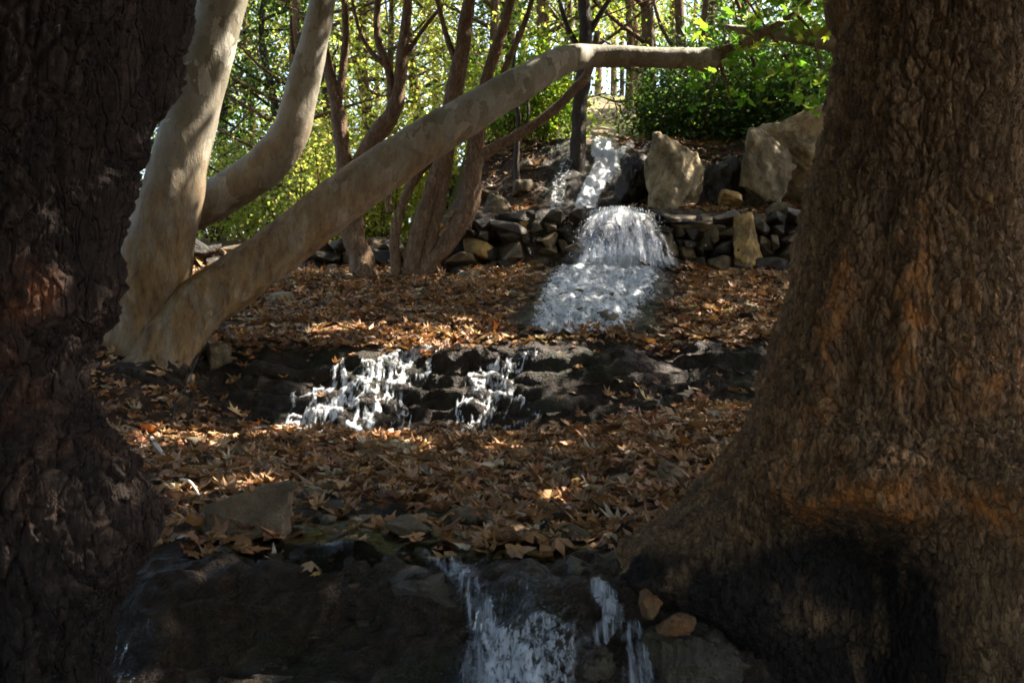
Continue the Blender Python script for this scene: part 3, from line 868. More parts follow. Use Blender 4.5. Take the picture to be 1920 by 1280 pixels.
PT = [proto_tree(WOOD, 8.0, 16, BARK_B, LIME, 5600, .085, 1.9, 31, .16),
      proto_tree(WOOD, 9.0, 16, BARK_B, GREEN, 6000, .085, 2.1, 32, .2),
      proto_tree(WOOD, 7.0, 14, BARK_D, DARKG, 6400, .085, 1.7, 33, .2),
      proto_tree(WOOD, 10.0, 14, BARK_B, LIME, 3600, .09, 2.2, 34, .3, .12)]
PT.append(proto_tree(WOOD, 8.5, 22, BARK_B, GREEN, 1100, .08, 2.3, 35, .12, .10))
KINDS = ['slender tree with thin yellow-green leaves in the sunlit wood behind the waterfall', 'green leafy tree in the sunlit wood behind the waterfall', 'dark green tree in the shaded part of the wood behind the waterfall',
         'taller tree with sparse yellow-green crown in the wood behind the waterfall', 'almost bare branching tree among the leafy ones behind the waterfall']
for k_, o_ in enumerate(PT): o_['label'] = KINDS[k_]
used = set()
def put_tree(k, x, y, rz, sc, label=None):
    z = gz(x, y)
    if k not in used:
        used.add(k); o = PT[k]; o.location = (x, y, z); o.rotation_euler.z = rz; o.scale = (sc, sc, sc)
        if label: o['label'] = label
        return o
    return copy_tree(PT[k], (x, y, z), rz, sc, label)
r = random.Random(5)
spots = [(2, 350, 17), (2, 420, 19), (0, 620, 17.5), (1, 470, 22), (0, 930, 17.5), (1, 1060, 19), (0, 1180, 21), (3, 700, 19.5), (2, 510, 17.5), (0, 560, 21), (1, 600, 27), (3, 680, 24), (0, 740, 18.5), (3, 800, 28), (0, 880, 22),
         (0, 700, 32), (3, 560, 33), (1, 420, 34), (0, 330, 30), (2, 960, 19), (2, 1020, 22), (3, 980, 33), (2, 1080, 26), (3, 1120, 40), (1, 1260, 24), (2, 1330, 20), (2, 1420, 22), (1, 1500, 19),
         (3, 1400, 32), (0, 1300, 36), (1, 1560, 28), (0, 850, 40), (3, 650, 42), (1, 500, 44), (0, 380, 46), (3, 960, 48), (1, 1200, 52), (0, 1050, 55), (1, 760, 54), (2, 300, 22), (1, 250, 26), (2, 1640, 24), (1, 1700, 30),
         (4, 1010, 17), (4, 1215, 16.5), (4, 1330, 18), (4, 560, 16), (1, 1150, 30), (0, 1190, 26), (2, 1165, 36), (4, 940, 21), (4, 1400, 16), (4, 780, 20)]
for k, u, y in spots:
    x = (u - 960) / FPX * y
    put_tree(k, x, y, r.random() * 6.28, r.uniform(.85, 1.15))
SH_L = 'low yellow-green bush in the sunlit undergrowth behind the leaning stem'
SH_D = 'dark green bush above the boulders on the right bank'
S1 = proto_shrub(SH_L, 1.9, 1.1, LIME, 3600, .08, 41, 'sunlit undergrowth bushes')
S2 = proto_shrub('fresh green bush left of the upper cascade', 1.5, .9, GREEN, 4200, .08, 42, None)
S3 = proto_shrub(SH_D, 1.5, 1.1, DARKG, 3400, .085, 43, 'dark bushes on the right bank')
def put_shrub(S, first, u, y, sc, rz):
    x = (u - 960) / FPX * y
    loc = (x, y, gz(x, y))
    if first:
        S.location = loc; S.rotation_euler.z = rz; S.scale = (sc,) * 3; return S
    return copy_tree(S, loc, rz, sc)
for i, (u, y) in enumerate([(590, 15.5), (650, 17.5), (720, 16.5), (780, 18), (560, 19), (850, 17), (460, 18), (400, 16.5), (690, 22), (610, 24), (500, 25), (830, 23), (350, 18), (530, 16.5), (900, 19), (680, 19.5)]):
    put_shrub(S1, i == 0, u, y, r.uniform(.8, 1.25), r.random() * 6)
put_shrub(S2, True, 1015, 15.0, 1.0, 1)
copy_tree(S2, ((950 - 960) / FPX * 14.6, 14.6, gz(-.08, 14.6)), 2, .9, 'fresh green bush behind the pale standing stone and sapling')
for i, (u, y, s) in enumerate([(1240, 15.6, .8), (1310, 15.4, 1.0), (1390, 15.6, 1.1), (1470, 15.2, 1.1), (1540, 15.0, 1.2), (1350, 17, 1.3), (1440, 17.2, 1.4), (1530, 17, 1.4), (1620, 15, 1.2)]):
    put_shrub(S3, i == 0, u, y, s, i * 1.3)
# ------------------------------------------------------------------ boulders, walls and loose stones
def hull_stone(seed, n=16, box=0.75):
    """angular stone, unit half-size: convex hull of points on a rounded block"""
    import bmesh
    rr = np.random.default_rng(seed)
    p = rr.normal(size=(n, 3)); p /= np.linalg.norm(p, axis=1)[:, None]
    p = np.sign(p) * np.abs(p) ** (1 - box * .5)
    p *= rr.uniform(.82, 1.0, (n, 1))
    p /= np.abs(p).max(0)
    bm = bmesh.new()
    for q in p: bm.verts.new(q)
    bmesh.ops.convex_hull(bm, input=bm.verts)
    loose = [v for v in bm.verts if not v.link_faces]
    bmesh.ops.delete(bm, geom=loose, context='VERTS')
    return bm
def stone_mesh(name, seed, mat, n=16, sub=0, rough=0.0, box=.75, smooth=False, seg_bev=True):
    import bmesh
    bm = hull_stone(seed, n, box)
    if sub:
        bmesh.ops.triangulate(bm, faces=bm.faces[:])
        bmesh.ops.subdivide_edges(bm, edges=bm.edges[:], cuts=1, use_grid_fill=True)
        for k in range(sub - 1):
            bmesh.ops.subdivide_edges(bm, edges=bm.edges[:], cuts=1, use_grid_fill=True)
        for k in range(1):
            bmesh.ops.smooth_vert(bm, verts=bm.verts[:], factor=.5, use_axis_x=True, use_axis_y=True, use_axis_z=True)
        bm.normal_update()
        co = np.array([v.co[:] for v in bm.verts]); nn = np.array([v.normal[:] for v in bm.verts])
        f1, f2, c = worley(co * 2.2 + seed)
        co2 = co + nn * (rough * (fbm(co * 1.9 + seed, 6, .62) + .5 * (f2 - f1)))[:, None]
        for v, q in zip(bm.verts, co2): v.co = q
    elif seg_bev:
        bmesh.ops.bevel(bm, geom=bm.edges[:] + bm.verts[:], offset=.06, segments=1, affect='EDGES')
    m = bpy.data.meshes.new(name)
    bm.to_mesh(m); bm.free()
    m.polygons.foreach_set('use_smooth', np.full(len(m.polygons), smooth, bool))
    m.materials.append(mat)
    return m

def boulder(label, u0, v0, u1, v1, y, seed, mat, depth=.8, rot=(0, 0, 0), n=18, cat='boulder', name='boulder', rough=.12, box=.8):
    m = stone_mesh(name, seed, mat, max(9, n - 5), 4, rough, box, True)
    c = at((u0 + u1) / 2, (v0 + v1) / 2, y)
    w = (u1 - u0) / 2 / FPX * y; h = (v1 - v0) / 2 / FPX * y
    co = np.zeros(len(m.vertices) * 3, np.float32); m.vertices.foreach_get('co', co); co = co.reshape(-1, 3)
    R = np.array(Matrix.Rotation(rot[1], 3, 'Y') @ Matrix.Rotation(rot[0], 3, 'X') @ Matrix.Rotation(rot[2], 3, 'Z'))
    co = co @ R.T
    co = (co - (co.max(0) + co.min(0)) / 2) / ((co.max(0) - co.min(0)) / 2)
    co = co * np.array([w, depth * min(w, h) if depth < 3 else depth, h])
    co[:, 2] += h
    m.vertices.foreach_set('co', co.astype(np.float32).ravel()); m.update()
    return obj(name, m, mat, loc=(c[0], y, c[2] - h), label=label, category=cat)
boulder('tall tan boulder standing right of the waterfall, pointed at the top', 1208, 250, 1322, 418, 13.0, 101, BOULDER, .8, (0, .12, .3), 14)
boulder('broad slanting tan boulder right of the tall pointed one', 1378, 238, 1490, 392, 13.1, 108, BOULDER, .8, (0, .45, .2), 14)
boulder('big tan boulder partly hidden by the right trunk', 1420, 200, 1640, 400, 13.4, 103, BOULDER, .8, (0, -.5, .5), 16)
boulder('small ochre block under the slanting boulder', 1348, 354, 1394, 388, 12.6, 104, OCHRE, .9, (0, -.1, .2), 14, 'stone', 'stone')
boulder('upright ochre stone leaning in the right stone wall', 1374, 398, 1432, 508, 11.85, 105, OCHRE, .7, (0, .16, .1), 14, 'stone', 'stone')
boulder('pale grey upright stone left of the upper cascade', 893, 362, 968, 440, 12.5, 106, STONE, .8, (0, .1, .4), 16, 'stone', 'stone')
boulder('pale tan block below the grey upright stone', 886, 415, 945, 448, 12.2, 107, BOULDER, .8, (0, 0, .2), 14, 'stone', 'stone')
boulder('small bright ochre stone on top of the left stone wall', 966, 408, 1004, 440, 12.1, 109, OCHRE, .8, (0, .3, .1), 12, 'stone', 'stone')
boulder('brown block on the wall beside the free-falling water', 1064, 400, 1100, 425, 12.1, 110, OCHRE, .8, (0, 0, 0), 12, 'stone', 'stone')
boulder('dark wet rock mass between the upper cascade and the tall boulder', 1150, 290, 1230, 415, 13.3, 111, WETSTONE, .9, (0, .3, .2), 18, 'rock', 'rock', .22)
boulder('dark rock in the gap between the two tan boulders', 1310, 290, 1400, 410, 13.6, 112, WETSTONE, .9, (0, .1, .6), 18, 'rock', 'rock', .22)
boulder('flat reddish slab on the wall right of the waterfall', 1235, 395, 1375, 450, 12.2, 113, STONE, 1.6, (0, -.15, .1), 16, 'slab', 'slab', .1)
boulder('large brown stone among leaves in the left foreground', 376, 896, 560, 1042, 4.28, 114, BROWN, .9, (0, 0, .3), 16, 'stone', 'stone', .10)
boulder('flat pale stone below the large brown foreground stone', 392, 1008, 480, 1046, 4.2, 115, STONE, .9, (0, 0, .1), 14, 'stone', 'stone', .08)
boulder('small stone beside the flat pale stone', 352, 1015, 392, 1048, 4.25, 116, STONE, .9, (0, 0, .8), 14, 'stone', 'stone', .08)
boulder('straw-coloured rounded stone on the middle leaf terrace', 690, 822, 792, 880, 6.6, 117, BOULDER, .9, (0, 0, .5), 22, 'stone', 'stone', .08)
boulder('dull stone sunk in leaves on the middle terrace', 985, 850, 1050, 900, 6.0, 118, STONE, .9, (0, 0, .3), 16, 'stone', 'stone', .08)
boulder('grey-brown block at the foot of the leaning stem', 384, 642, 434, 694, 7.95, 119, STONE, .9, (0, 0, .3), 14, 'stone', 'stone', .08)
boulder('small ochre stone below the leaning stem', 334, 700, 366, 726, 7.7, 120, OCHRE, .9, (0, 0, .3), 14, 'stone', 'stone', .08)
boulder('tan block beside the dark trunk at the foot of the pale tree', 218, 735, 272, 800, 7.5, 121, BOULDER, .8, (0, .3, .3), 14, 'stone', 'stone', .1)
boulder('upper orange-brown stone leaning on the right root', 1194, 1106, 1242, 1162, 3.33, 122, RUST, 1.0, (0, -.7, .3), 21, 'stone', 'stone', .06)
boulder('lower orange-brown stone lying by the right root', 1230, 1146, 1304, 1196, 3.30, 123, RUST, 1.2, (0, .35, .3), 21, 'stone', 'stone', .06)
boulder('dark flat rock under the orange-brown stones', 1200, 1176, 1400, 1340, 3.32, 124, WETSTONE, .9, (0, .1, .3), 16, 'rock', 'rock', .15)
boulder('tan stone half buried in leaves at the cascade foot', 935, 806, 1000, 838, 7.2, 125, BOULDER, .9, (0, 0, .3), 16, 'stone', 'stone', .08)
boulder('dark wet rock parting the water at the bottom edge', 1070, 1205, 1160, 1320, 3.36, 126, WETSTONE, .9, (0, 0, .3), 18, 'rock', 'rock', .15)
boulder('pale rounded stone near the clump of leaves below the wall', 858, 506, 900, 540, 11.3, 127, BOULDER, .9, (0, 0, .3), 20, 'stone', 'stone', .06)
boulder('grey flat stone on leaves left of the middle terrace', 590, 862, 680, 900, 5.9, 128, STONE, 1.2, (0, 0, .3), 16, 'stone', 'stone', .06)
boulder('long pale rock lying beneath the leaning stem', 490, 545, 560, 592, 10.3, 129, BOULDER, .9, (0, -.5, .2), 14, 'stone', 'stone', .08)

WM = [stone_mesh('stone', 200 + k, STONE, 13) for k in range(6)]
WMo = [stone_mesh('stone', 220 + k, OCHRE, 13) for k in range(2)]
WMw = [stone_mesh('stone', 230 + k, WETSTONE, 13) for k in range(5)]
def stone_wall(label, p0, p1, h, rows, wst, mixr, seed, z0f, bulge=.1):
    rr = random.Random(seed)
    p0, p1 = np.array(p0), np.array(p1)
    L = np.linalg.norm(p1 - p0)
    dv = (p1 - p0) / L
    b = (p0 + p1) / 2
    t = thing('stone_wall', label, 'wall', (b[0], b[1], gz(b[0], b[1] - .15)))
    nv = np.array([-dv[1], dv[0]])
    hh = h / rows
    for k in range(rows):
        s = -rr.random() * wst
        while s < L:
            w = wst * rr.choice((.45, .6, .8, 1.0, 1.3, 1.9))
            q = p0 + dv * (s + w / 2) + nv * (k * .035 + rr.uniform(-.05, .04))
            z = z0f(q[0]) + hh * (k + .5) + rr.uniform(-.03, .03)
            x = rr.random()
            ms = WMo if x < mixr[0] else (WMw if x < mixr[0] + mixr[1] else WM)
            o = bpy.data.objects.new('stone', rr.choice(ms)); COL.objects.link(o)
            o.parent = t
            o.location = (q[0] - t.location.x, q[1] - t.location.y, z - t.location.z)
            o.rotation_euler = (rr.uniform(-.35, .35), rr.uniform(-.4, .4), rr.uniform(-.5, .5))
            o.scale = (w * rr.uniform(.45, .62), .16 * rr.uniform(.8, 1.5), hh * rr.uniform(.36, .85))
            s += w * .96
    return t
stone_wall('dark dry stone wall left of the free-falling water', (-.62, 12.0), (.74, 11.98), .72, 5, .26, (.10, .45), 1, lambda x: CZ + .86 - .10 * (x < -.3))
stone_wall('dry stone wall right of the waterfall below the big boulders', (1.80, 11.98), (3.9, 11.9), .70, 5, .24, (.06, .55), 2, lambda x: CZ + .84)
stone_wall('low dark stone wall behind the pale leaning stem', (-5.2, 13.5), (-1.2, 13.4), .48, 3, .28, (.05, .5), 3, lambda x: CZ + .88)
# loose stones on the stream bed belong to the ground
rr = random.Random(9)
for k in range(240):
    z = rr.random() if k < 150 else .1
    if z < .35: x, y, s = rr.uniform(-2.2, 1.6), rr.uniform(4.2, 7.2), rr.uniform(.025, .085)
    elif z < .42: x, y, s = rr.uniform(-2.2, .9), rr.uniform(3.95, 4.5), rr.uniform(.02, .06)
    elif z < .8: x, y, s = rr.uniform(-3.0, 3.0), rr.uniform(8.5, 12), rr.uniform(.04, .10)
    else: x, y, s = rr.uniform(-.5, 3.5), rr.uniform(12.3, 14.5), rr.uniform(.06, .18)
    if .2 < x < 1.7 and y > 12.3: continue
    p, n = drop(x, y)
    o = bpy.data.objects.new('stone', rr.choice(WMw if .35 <= z < .42 else WM)); COL.objects.link(o)
    o.parent = ground; o.location = p
    o.rotation_euler = (rr.uniform(-.4, .4), rr.uniform(-.4, .4), rr.uniform(0, 6)); o.scale = (s * rr.uniform(.8, 1.6), s * rr.uniform(.8, 1.4), s * rr.uniform(.5, .9))

for k in range(16):          # wet stones in the near step
    x, y, s = rr.uniform(-1.15, .5), rr.uniform(3.42, 3.85), rr.uniform(.035, .10)
    if -.25 < x < -.0: continue
    p, n = drop(x, y)
    o = bpy.data.objects.new('stone', rr.choice(WMw)); COL.objects.link(o)
    o.parent = ground; o.location = p - Vector((0, -s * .3, s * .3))
    o.rotation_euler = (rr.uniform(-.5, .5), rr.uniform(-.5, .5), rr.uniform(0, 6)); o.scale = (s * rr.uniform(1, 1.8), s, s * rr.uniform(.5, .9))

# ------------------------------------------------------------------ water
rg = np.random.default_rng(77)
def to_px(X, Y, Z):
    return 960 + X / Y * FPX, 640 - (Z - CZ) / Y * FPX
def course(u, v, P, soft=.55):
    """1 in the middle of a stream given as points (u, v, half width), 0 outside"""
    C = catmull(np.array(P, float), 60)
    best = np.full(u.shape, 9.0)
    for c in C:
        best = np.minimum(best, np.hypot(u - c[0], v - c[1]) / c[2])
    return 1 - sstep(soft, 1.35, best)
def sheet(name, label, x0, x1, y0, y1, sx, sy, dens, mat, lift=.012, rel=.02, rf=9):
    """water lying on the rock: follows the ground, thicker where there is more of it"""
    xs = np.arange(x0, x1, sx); ys = np.arange(y0, y1, sy)
    X, Y = np.meshgrid(xs, ys)
    Z = np.array([[gz(a, b) for a in xs] for b in ys])
    u, v = to_px(X, Y, Z)
    den = dens(u, v)
    k = np.array([.25, .5, .25])
    for ax_ in (0, 1):
        Z = np.apply_along_axis(lambda q: np.convolve(np.pad(q, 1, mode='edge'), k, 'valid'), ax_, Z)
    nz = fbm(np.stack([X * rf, Y * rf * .6, Z * rf], -1), 3)
    Z2 = Z + lift + rel * den * np.clip(.6 + nz, 0, 2)
    Yn = Y - .5 * rel * den * np.clip(.6 + nz, 0, 2)
    ny_, nx_ = X.shape
    jj, ii = np.meshgrid(np.arange(ny_ - 1), np.arange(nx_ - 1), indexing='ij')
    a0 = (jj * nx_ + ii).ravel()
    Q = np.stack([a0, a0 + 1, a0 + nx_ + 1, a0 + nx_], -1)
    Q = Q[den.ravel()[Q].max(1) > .02]
    use = np.unique(Q); remap = np.zeros(X.size, int); remap[use] = np.arange(len(use))
    V = np.stack([X, Yn, Z2], -1).reshape(-1, 3)[use]
    return obj(name, mesh(name, V, remap[Q], attrs={'den': den.ravel()[use]}), mat, kind='structure', label=label)
oct_v = np.array([[1, 0, 0], [-1, 0, 0], [0, 1, 0], [0, -1, 0], [0, 0, 1], [0, 0, -1]], float)
oct_t = np.array([[0, 2, 4], [2, 1, 4], [1, 3, 4], [3, 0, 4], [2, 0, 5], [1, 2, 5], [3, 1, 5], [0, 3, 5]])
# free fall over the stone wall: arching curtains of water, each its own throw
V, Q, A, n0 = [], [], [], 0
for layer in range(5):
    e = np.linspace(-1, 1, 60); tt = np.linspace(0, .42, 40)
    E, TT = np.meshgrid(e, tt)
    vy = -(.25 + .22 * layer + .12 * fbm(np.stack([E * 4, E * 0 + layer, E * 0], -1), 2))
    X = 1.285 + .30 * E + E * (.55 + .12 * layer) * TT + .03 * fbm(np.stack([E * 5, TT * 6, TT * 0 + layer * 3], -1), 2)
    Y = 12.14 + vy * TT + .03 * fbm(np.stack([E * 8, TT * 8, TT * 0 + layer * 7], -1), 3)
    Z = CZ + 1.64 - .10 * E ** 2 - .06 * np.abs(E) + (.05 + .10 * layer) * TT - 4.6 * TT ** 2
    den = (.60 - .05 * layer) * (1 - sstep(.8, 1.0, np.abs(E))) + .34 * fbm(np.stack([E * 4, TT * 1.5, TT * 0 + layer * 5], -1), 2) - .08 * sstep(.05, .3, TT) + .12 * sstep(.32, .4, TT)
    V.append(np.stack([X, Y, Z], -1).reshape(-1, 3)); A.append(np.clip(den, 0, 1).ravel())
    jj, ii = np.meshgrid(np.arange(39), np.arange(59), indexing='ij'); a0 = (jj * 60 + ii).ravel() + n0
    q = np.stack([a0, a0 + 1, a0 + 61, a0 + 60], -1)
    Q.append(q[(V[-1][q - n0][:, :, 2].min(1) > CZ + .80)]); n0 += 2400
WF = obj('waterfall', mesh('waterfall', np.concatenate(V), np.concatenate(Q), attrs={'den': np.concatenate(A)}), FOAM_FALL, kind='structure', label='white water falling freely over the stone wall')
W = Parts()
for k in range(1100):
    e = rg.normal() * .5
    x = 1.285 + e * .5; ts = rg.uniform(.02, .42)
    q = np.array([x + e * .3 * ts, 12.10 - rg.uniform(.2, 1.3) * ts, CZ + 1.62 - .12 * e * e + rg.uniform(0, .6) * ts - 4.9 * ts ** 2])
    if q[2] < CZ + .84 - .2 * rg.random(): continue
    W.add(q + oct_v * np.array([1, 1, rg.uniform(1, 3.5)]) * rg.uniform(.0025, .0065), None, oct_t)
m = W.mesh('spray'); o = obj('spray', m, DROPS, WF, kind='stuff')
# slab of foaming water below the fall
slab_c = [(1168, 498, 78), (1150, 520, 100), (1100, 570, 104), (1075, 632, 100)]
sheet('cascade_water', 'foaming water running down the sloping slab below the fall', -.3, 2.1, 8.3, 12.1, .022, .028,
      lambda u, v: np.maximum(.86 * course(u, v, slab_c), .62 * course(u, v, [(1240, 505, 14), (1230, 530, 22), (1190, 565, 26), (1150, 610, 30)])), FOAM_SLAB, .012, .05, 11)
sheet('cascade_water', 'narrow white cascade tumbling down the upper bank', .3, 2.0, 12.4, 14.9, .02, .02,
      lambda u, v: np.maximum.reduce([1.0 * course(u, v, [(1133, 256, 18), (1128, 285, 24), (1138, 310, 28), (1114, 350, 22), (1092, 405, 24)]),
                                      0.85 * course(u, v, [(1168, 285, 8), (1152, 305, 10), (1135, 325, 12)]), .68 * course(u, v, [(1065, 305, 16), (1050, 340, 16), (1042, 405, 16)])]), FOAM_SLAB, .015, .05, 10)
# middle cascade: separate rivulets that wander down from ledge to ledge
rw = np.random.default_rng(5)
mid = []
def rivulet(u, v, drift, w, dn, vend=812):
    P = [(u, v, w * .8)]
    while v < vend and len(P) < 40:
        if rw.random() < .30:
            u += np.sign(drift + rw.normal() * 6) * rw.uniform(10, 26); v += rw.uniform(1, 4)
        else:
            u += drift * .5 + rw.normal() * 3.5; v += rw.uniform(9, 18)
        P.append((u, v, w * rw.uniform(.6, 1.35)))
    if len(P) > 3: mid.append((P, dn))
for u, v, dr in ((830, 648, -14), (812, 650, -15), (800, 652, -13), (775, 658, -13), (760, 662, -12), (735, 672, -12), (700, 682, -10), (640, 680, 2), (636, 690, -8)):
    rivulet(u, v, dr, rw.uniform(3.4, 6), .84)
for u, v, dr in ((1002, 660, -8), (985, 668, -9), (965, 672, -7), (940, 678, -5), (905, 676, -1), (890, 674, 1)):
    rivulet(u, v, dr, rw.uniform(3.2, 5.4), .82)
for k in range(16):
    rivulet(rw.uniform(570, 1000), rw.uniform(690, 760), rw.normal() * 4, rw.uniform(2.5, 4.5), .70)
for k in range(8):
    rivulet(rw.uniform(430, 560), rw.uniform(715, 760), rw.normal() * 3, rw.uniform(2.5, 4), .52)
rivulet(1235, 738, -2, 5, .6); rivulet(1222, 755, 1, 4, .55)
mid.append(([(840, 650, 14), (780, 662, 20), (720, 686, 18), (672, 712, 16), (640, 745, 16), (600, 775, 20), (566, 806, 18)], .66))
mid.append(([(800, 680, 22), (760, 720, 26), (700, 760, 30), (660, 805, 30)], .52))
mid.append(([(560, 730, 26), (520, 765, 30), (480, 806, 34)], .48))
mid.append(([(1000, 662, 8), (950, 690, 16), (905, 722, 16), (918, 760, 9), (924, 812, 7)], .60))
def mid_den(u, v):
    wob_u = u + 5 * np.sin(v * .11 + u * .05); wob_v = v + 3 * np.sin(u * .13)
    return np.maximum.reduce([w * course(wob_u, wob_v, P, .45) for P, w in mid])
sheet('cascade_water', 'bright white rivulets spilling over the dark ledge', -2.4, 1.4, 7.25, 8.4, .011, .008, mid_den, FOAM_WEB, .010, .02, 16)
low = [([(810, 1040, 24), (850, 1070, 30), (890, 1130, 34), (912, 1200, 40), (905, 1290, 60)], .76), ([(1120, 1105, 22), (1138, 1135, 26), (1150, 1165, 26), (1130, 1200, 26)], .78),
       ([(1188, 1190, 26), (1192, 1225, 40), (1205, 1300, 60)], .74), ([(260, 1190, 36), (230, 1225, 50), (200, 1300, 60)], .58), ([(990, 1130, 60), (1040, 1180, 70), (1060, 1240, 70)], .45)]
sheet('stream_water', 'silky streaks of water sliding over the near lip', -1.6, .62, 2.9, 4.05, .014, .009,
      lambda u, v: np.maximum.reduce([w * course(u, v, P) for P, w in low]), FOAM_SILK, .016, .02, 14)
spl = [([(1000, 1195, 40), (1020, 1230, 80), (1000, 1260, 110), (980, 1310, 130)], .70), ([(925, 1210, 30), (955, 1245, 50), (965, 1300, 80)], .86), ([(1130, 1125, 14), (1146, 1150, 16), (1140, 1185, 14)], .7),  # splash foam, its white also painting in the sky's reflection on the water
       ([(1050, 1190, 20), (1085, 1210, 24), (1110, 1240, 20)], .6)]
sheet('stream_water', 'splash of white water with painted sky glints at the bottom edge', -.6, .6, 2.9, 3.95, .010, .008,
      lambda u, v: np.maximum.reduce([w * course(u, v, P) for P, w in spl]), FOAM_SPLASH_GLINT, .03, .03, 22)
# thin clear sheet of water on the near slab and lip
wx = np.linspace(-1.5, .62, 120); wy = np.linspace(3.0, 5.0, 130)
WX, WY = np.meshgrid(wx, wy)
WZ = np.zeros_like(WX)
for i in range(WX.shape[0]):
    for j in range(WX.shape[1]):
        WZ[i, j] = gz(WX[i, j], WY[i, j])
k = np.hanning(13); k /= k.sum()
S = np.apply_along_axis(lambda q: np.convolve(np.pad(q, 6, mode='edge'), k, 'valid'), 1, WZ)
S = np.apply_along_axis(lambda q: np.convolve(np.pad(q, 6, mode='edge'), k, 'valid'), 0, S)
edge = np.minimum(sstep(-1.5, -1.15, WX), 1 - sstep(.2, .6, WX)) * (1 - sstep(4.5, 4.95, WY)) * sstep(3.78, 3.98, WY)
WZ2 = S + .022 * edge - .05 * (1 - edge)
jj, ii = np.meshgrid(np.arange(129), np.arange(119), indexing='ij')
a0 = jj * 120 + ii
obj('stream_water', mesh('stream_water', np.stack([WX, WY, WZ2], -1), np.stack([a0, a0 + 1, a0 + 121, a0 + 120], -1).reshape(-1, 4)), WATER, kind='structure',
    label='thin clear sheet of water on the near rock slab')

# ------------------------------------------------------------------ fallen leaves
OU = np.array([[-.30, 0], [-.22, -.30], [.02, -.52], [.06, -.24], [.42, -.46], [.34, -.14], [.72, 0], [.34, .14], [.42, .46], [.06, .24], [.02, .52], [-.22, .30]])
def leaf_shape(curl, fold, rg):
    o = OU * (1 + rg.normal(size=OU.shape) * .14)
    P = np.vstack([[0.05, 0], o])
    r2 = (P ** 2).sum(1)
    P = P * np.array([1, rg.uniform(.5, 1.0)])
    z = curl * r2 * .75 + .5 * fold * np.abs(P[:, 1]) + rg.normal(size=len(P)) * .05
    T = np.array([[0, 1 + k, 1 + (k + 1) % len(o)] for k in range(len(o))])
    return np.column_stack([P, z]), T
shapes = [leaf_shape(c, f, rg) for c, f in ((.5, .2), (-.5, .1), (.8, -.3), (-.3, .6), (.2, -.5), (1.0, .3), (-.8, .3), (.1, .1), (.6, .7), (-.2, -.2), (1.3, .2), (.9, .9), (-1.1, .4), (.3, 1.1), (1.5, -.4), (-.6, -.6))]
def density(x, y):
    d = np.zeros_like(x)
    nn = fbm(np.stack([x * 1.3, y * 1.3, x * 0 + 3], -1), 3)
    t1 = sstep(3.86, 4.12, y + .12 * nn) * (1 - sstep(7.22, 7.4, y))
    slab = sstep(-1.15, -.85, x) * (1 - sstep(-.5, -.1, x)) * (1 - sstep(4.6, 5.2, y + .5 * nn))
    d = np.maximum(d, t1 * (1 - .88 * slab) * np.clip(1.0 + .5 * nn, 0, 1))
    mound = np.exp(-(((x - 1.35) / .5) ** 2 + ((y - 7.2) / .3) ** 2))
    d = np.maximum(d, np.clip(mound * 1.4, 0, 1))
    d = np.maximum(d, .8 * np.exp(-(((x + 3.0) / .7) ** 2 + ((y - 7.4) / .45) ** 2)) * np.clip(.7 + nn, 0, 1))
    face = sstep(7.2, 7.4, y) * (1 - sstep(7.95, 8.1, y))
    d = np.maximum(d, face * np.clip(.0 + .18 * nn + .35 * sstep(.4, 1.2, x) * sstep(7.9, 8.2, y) + .2 * sstep(-2.0, -2.6, x), 0, .6))
    t2 = sstep(7.98, 8.12, y) * (1 - sstep(13.4, 13.6, y))
    xc = np.interp(y, [8.3, 10, 12], [.50, .90, 1.30]); hw = np.interp(y, [8.3, 8.75, 10, 12], [.0, .52, .62, .55])
    wet = 1 - sstep(hw, hw + .25, np.abs(x - xc + .15 * nn))
    wet2 = .75 * (1 - sstep(.0, .5, np.abs(x + .15 - .25 * (y - 9)))) * sstep(8.8, 9.3, y)
    beyond = 1 - sstep(11.95, 12.05, y) * sstep(-1.0, -.5, x)
    d = np.maximum(d, t2 * beyond * (1 - wet * (y > 8.6)) * (1 - wet2) * np.clip(.8 + .7 * nn, .03, 1))
    up = sstep(12.3, 12.5, y) * (1 - sstep(15, 16, y)) * sstep(-.6, -.2, x)
    d = np.maximum(d, up * .45 * np.clip(.6 + nn, 0, 1) * (1 - sstep(.2, .5, x) * (1 - sstep(1.4, 1.7, x))))
    return d
NL = 52000
lx = rg.uniform(-4.6, 3.8, NL); ly = 3.8 + (rg.random(NL) ** .92) * (15.5 - 3.8)
dn = density(lx, ly)
ok = (rg.random(NL) < dn) & (np.abs(lx) < .60 * ly + .4)
lx, ly = lx[ok], ly[ok]
order = np.argsort(ly); lx, ly = lx[order], ly[order]
dk = dn[ok][order]
LM = []
for k, (P, T) in enumerate(shapes):
    m = mesh('fallen_leaf', P, None, T, smooth=False); m.materials.append(LITTER); LM.append(m)
W = Parts()
cnt = 0
for k in range(len(lx)):
    p, n = drop(lx[k], ly[k])
    s = rg.uniform(.04, .12) if rg.random() < .86 else rg.uniform(.12, .17)
    tilt = Vector((rg.normal() * .24, rg.normal() * .24, 1)).normalized()
    nn = (n * .6 + tilt).normalized()
    q = nn.to_track_quat('Z', 'Y').to_matrix() @ Matrix.Rotation(rg.uniform(0, 6.28), 3, 'Z')
    up = abs(rg.normal()) * .035 * min(1, dk[k] + .2) + .010
    si = int(rg.integers(len(shapes)))
    if cnt < 300 and abs(lx[k]) < .5 * ly[k]:
        o = bpy.data.objects.new('fallen_leaf', LM[si]); COL.objects.link(o); o.parent = ground
        o.matrix_local = Matrix.Translation(p + Vector((0, 0, up))) @ q.to_4x4() @ Matrix.Scale(s, 4)
        cnt += 1
    else:
        P, T = shapes[si]
        W.add((P * s) @ np.array(q).T + np.array(p) + np.array([0, 0, up]), None, T)
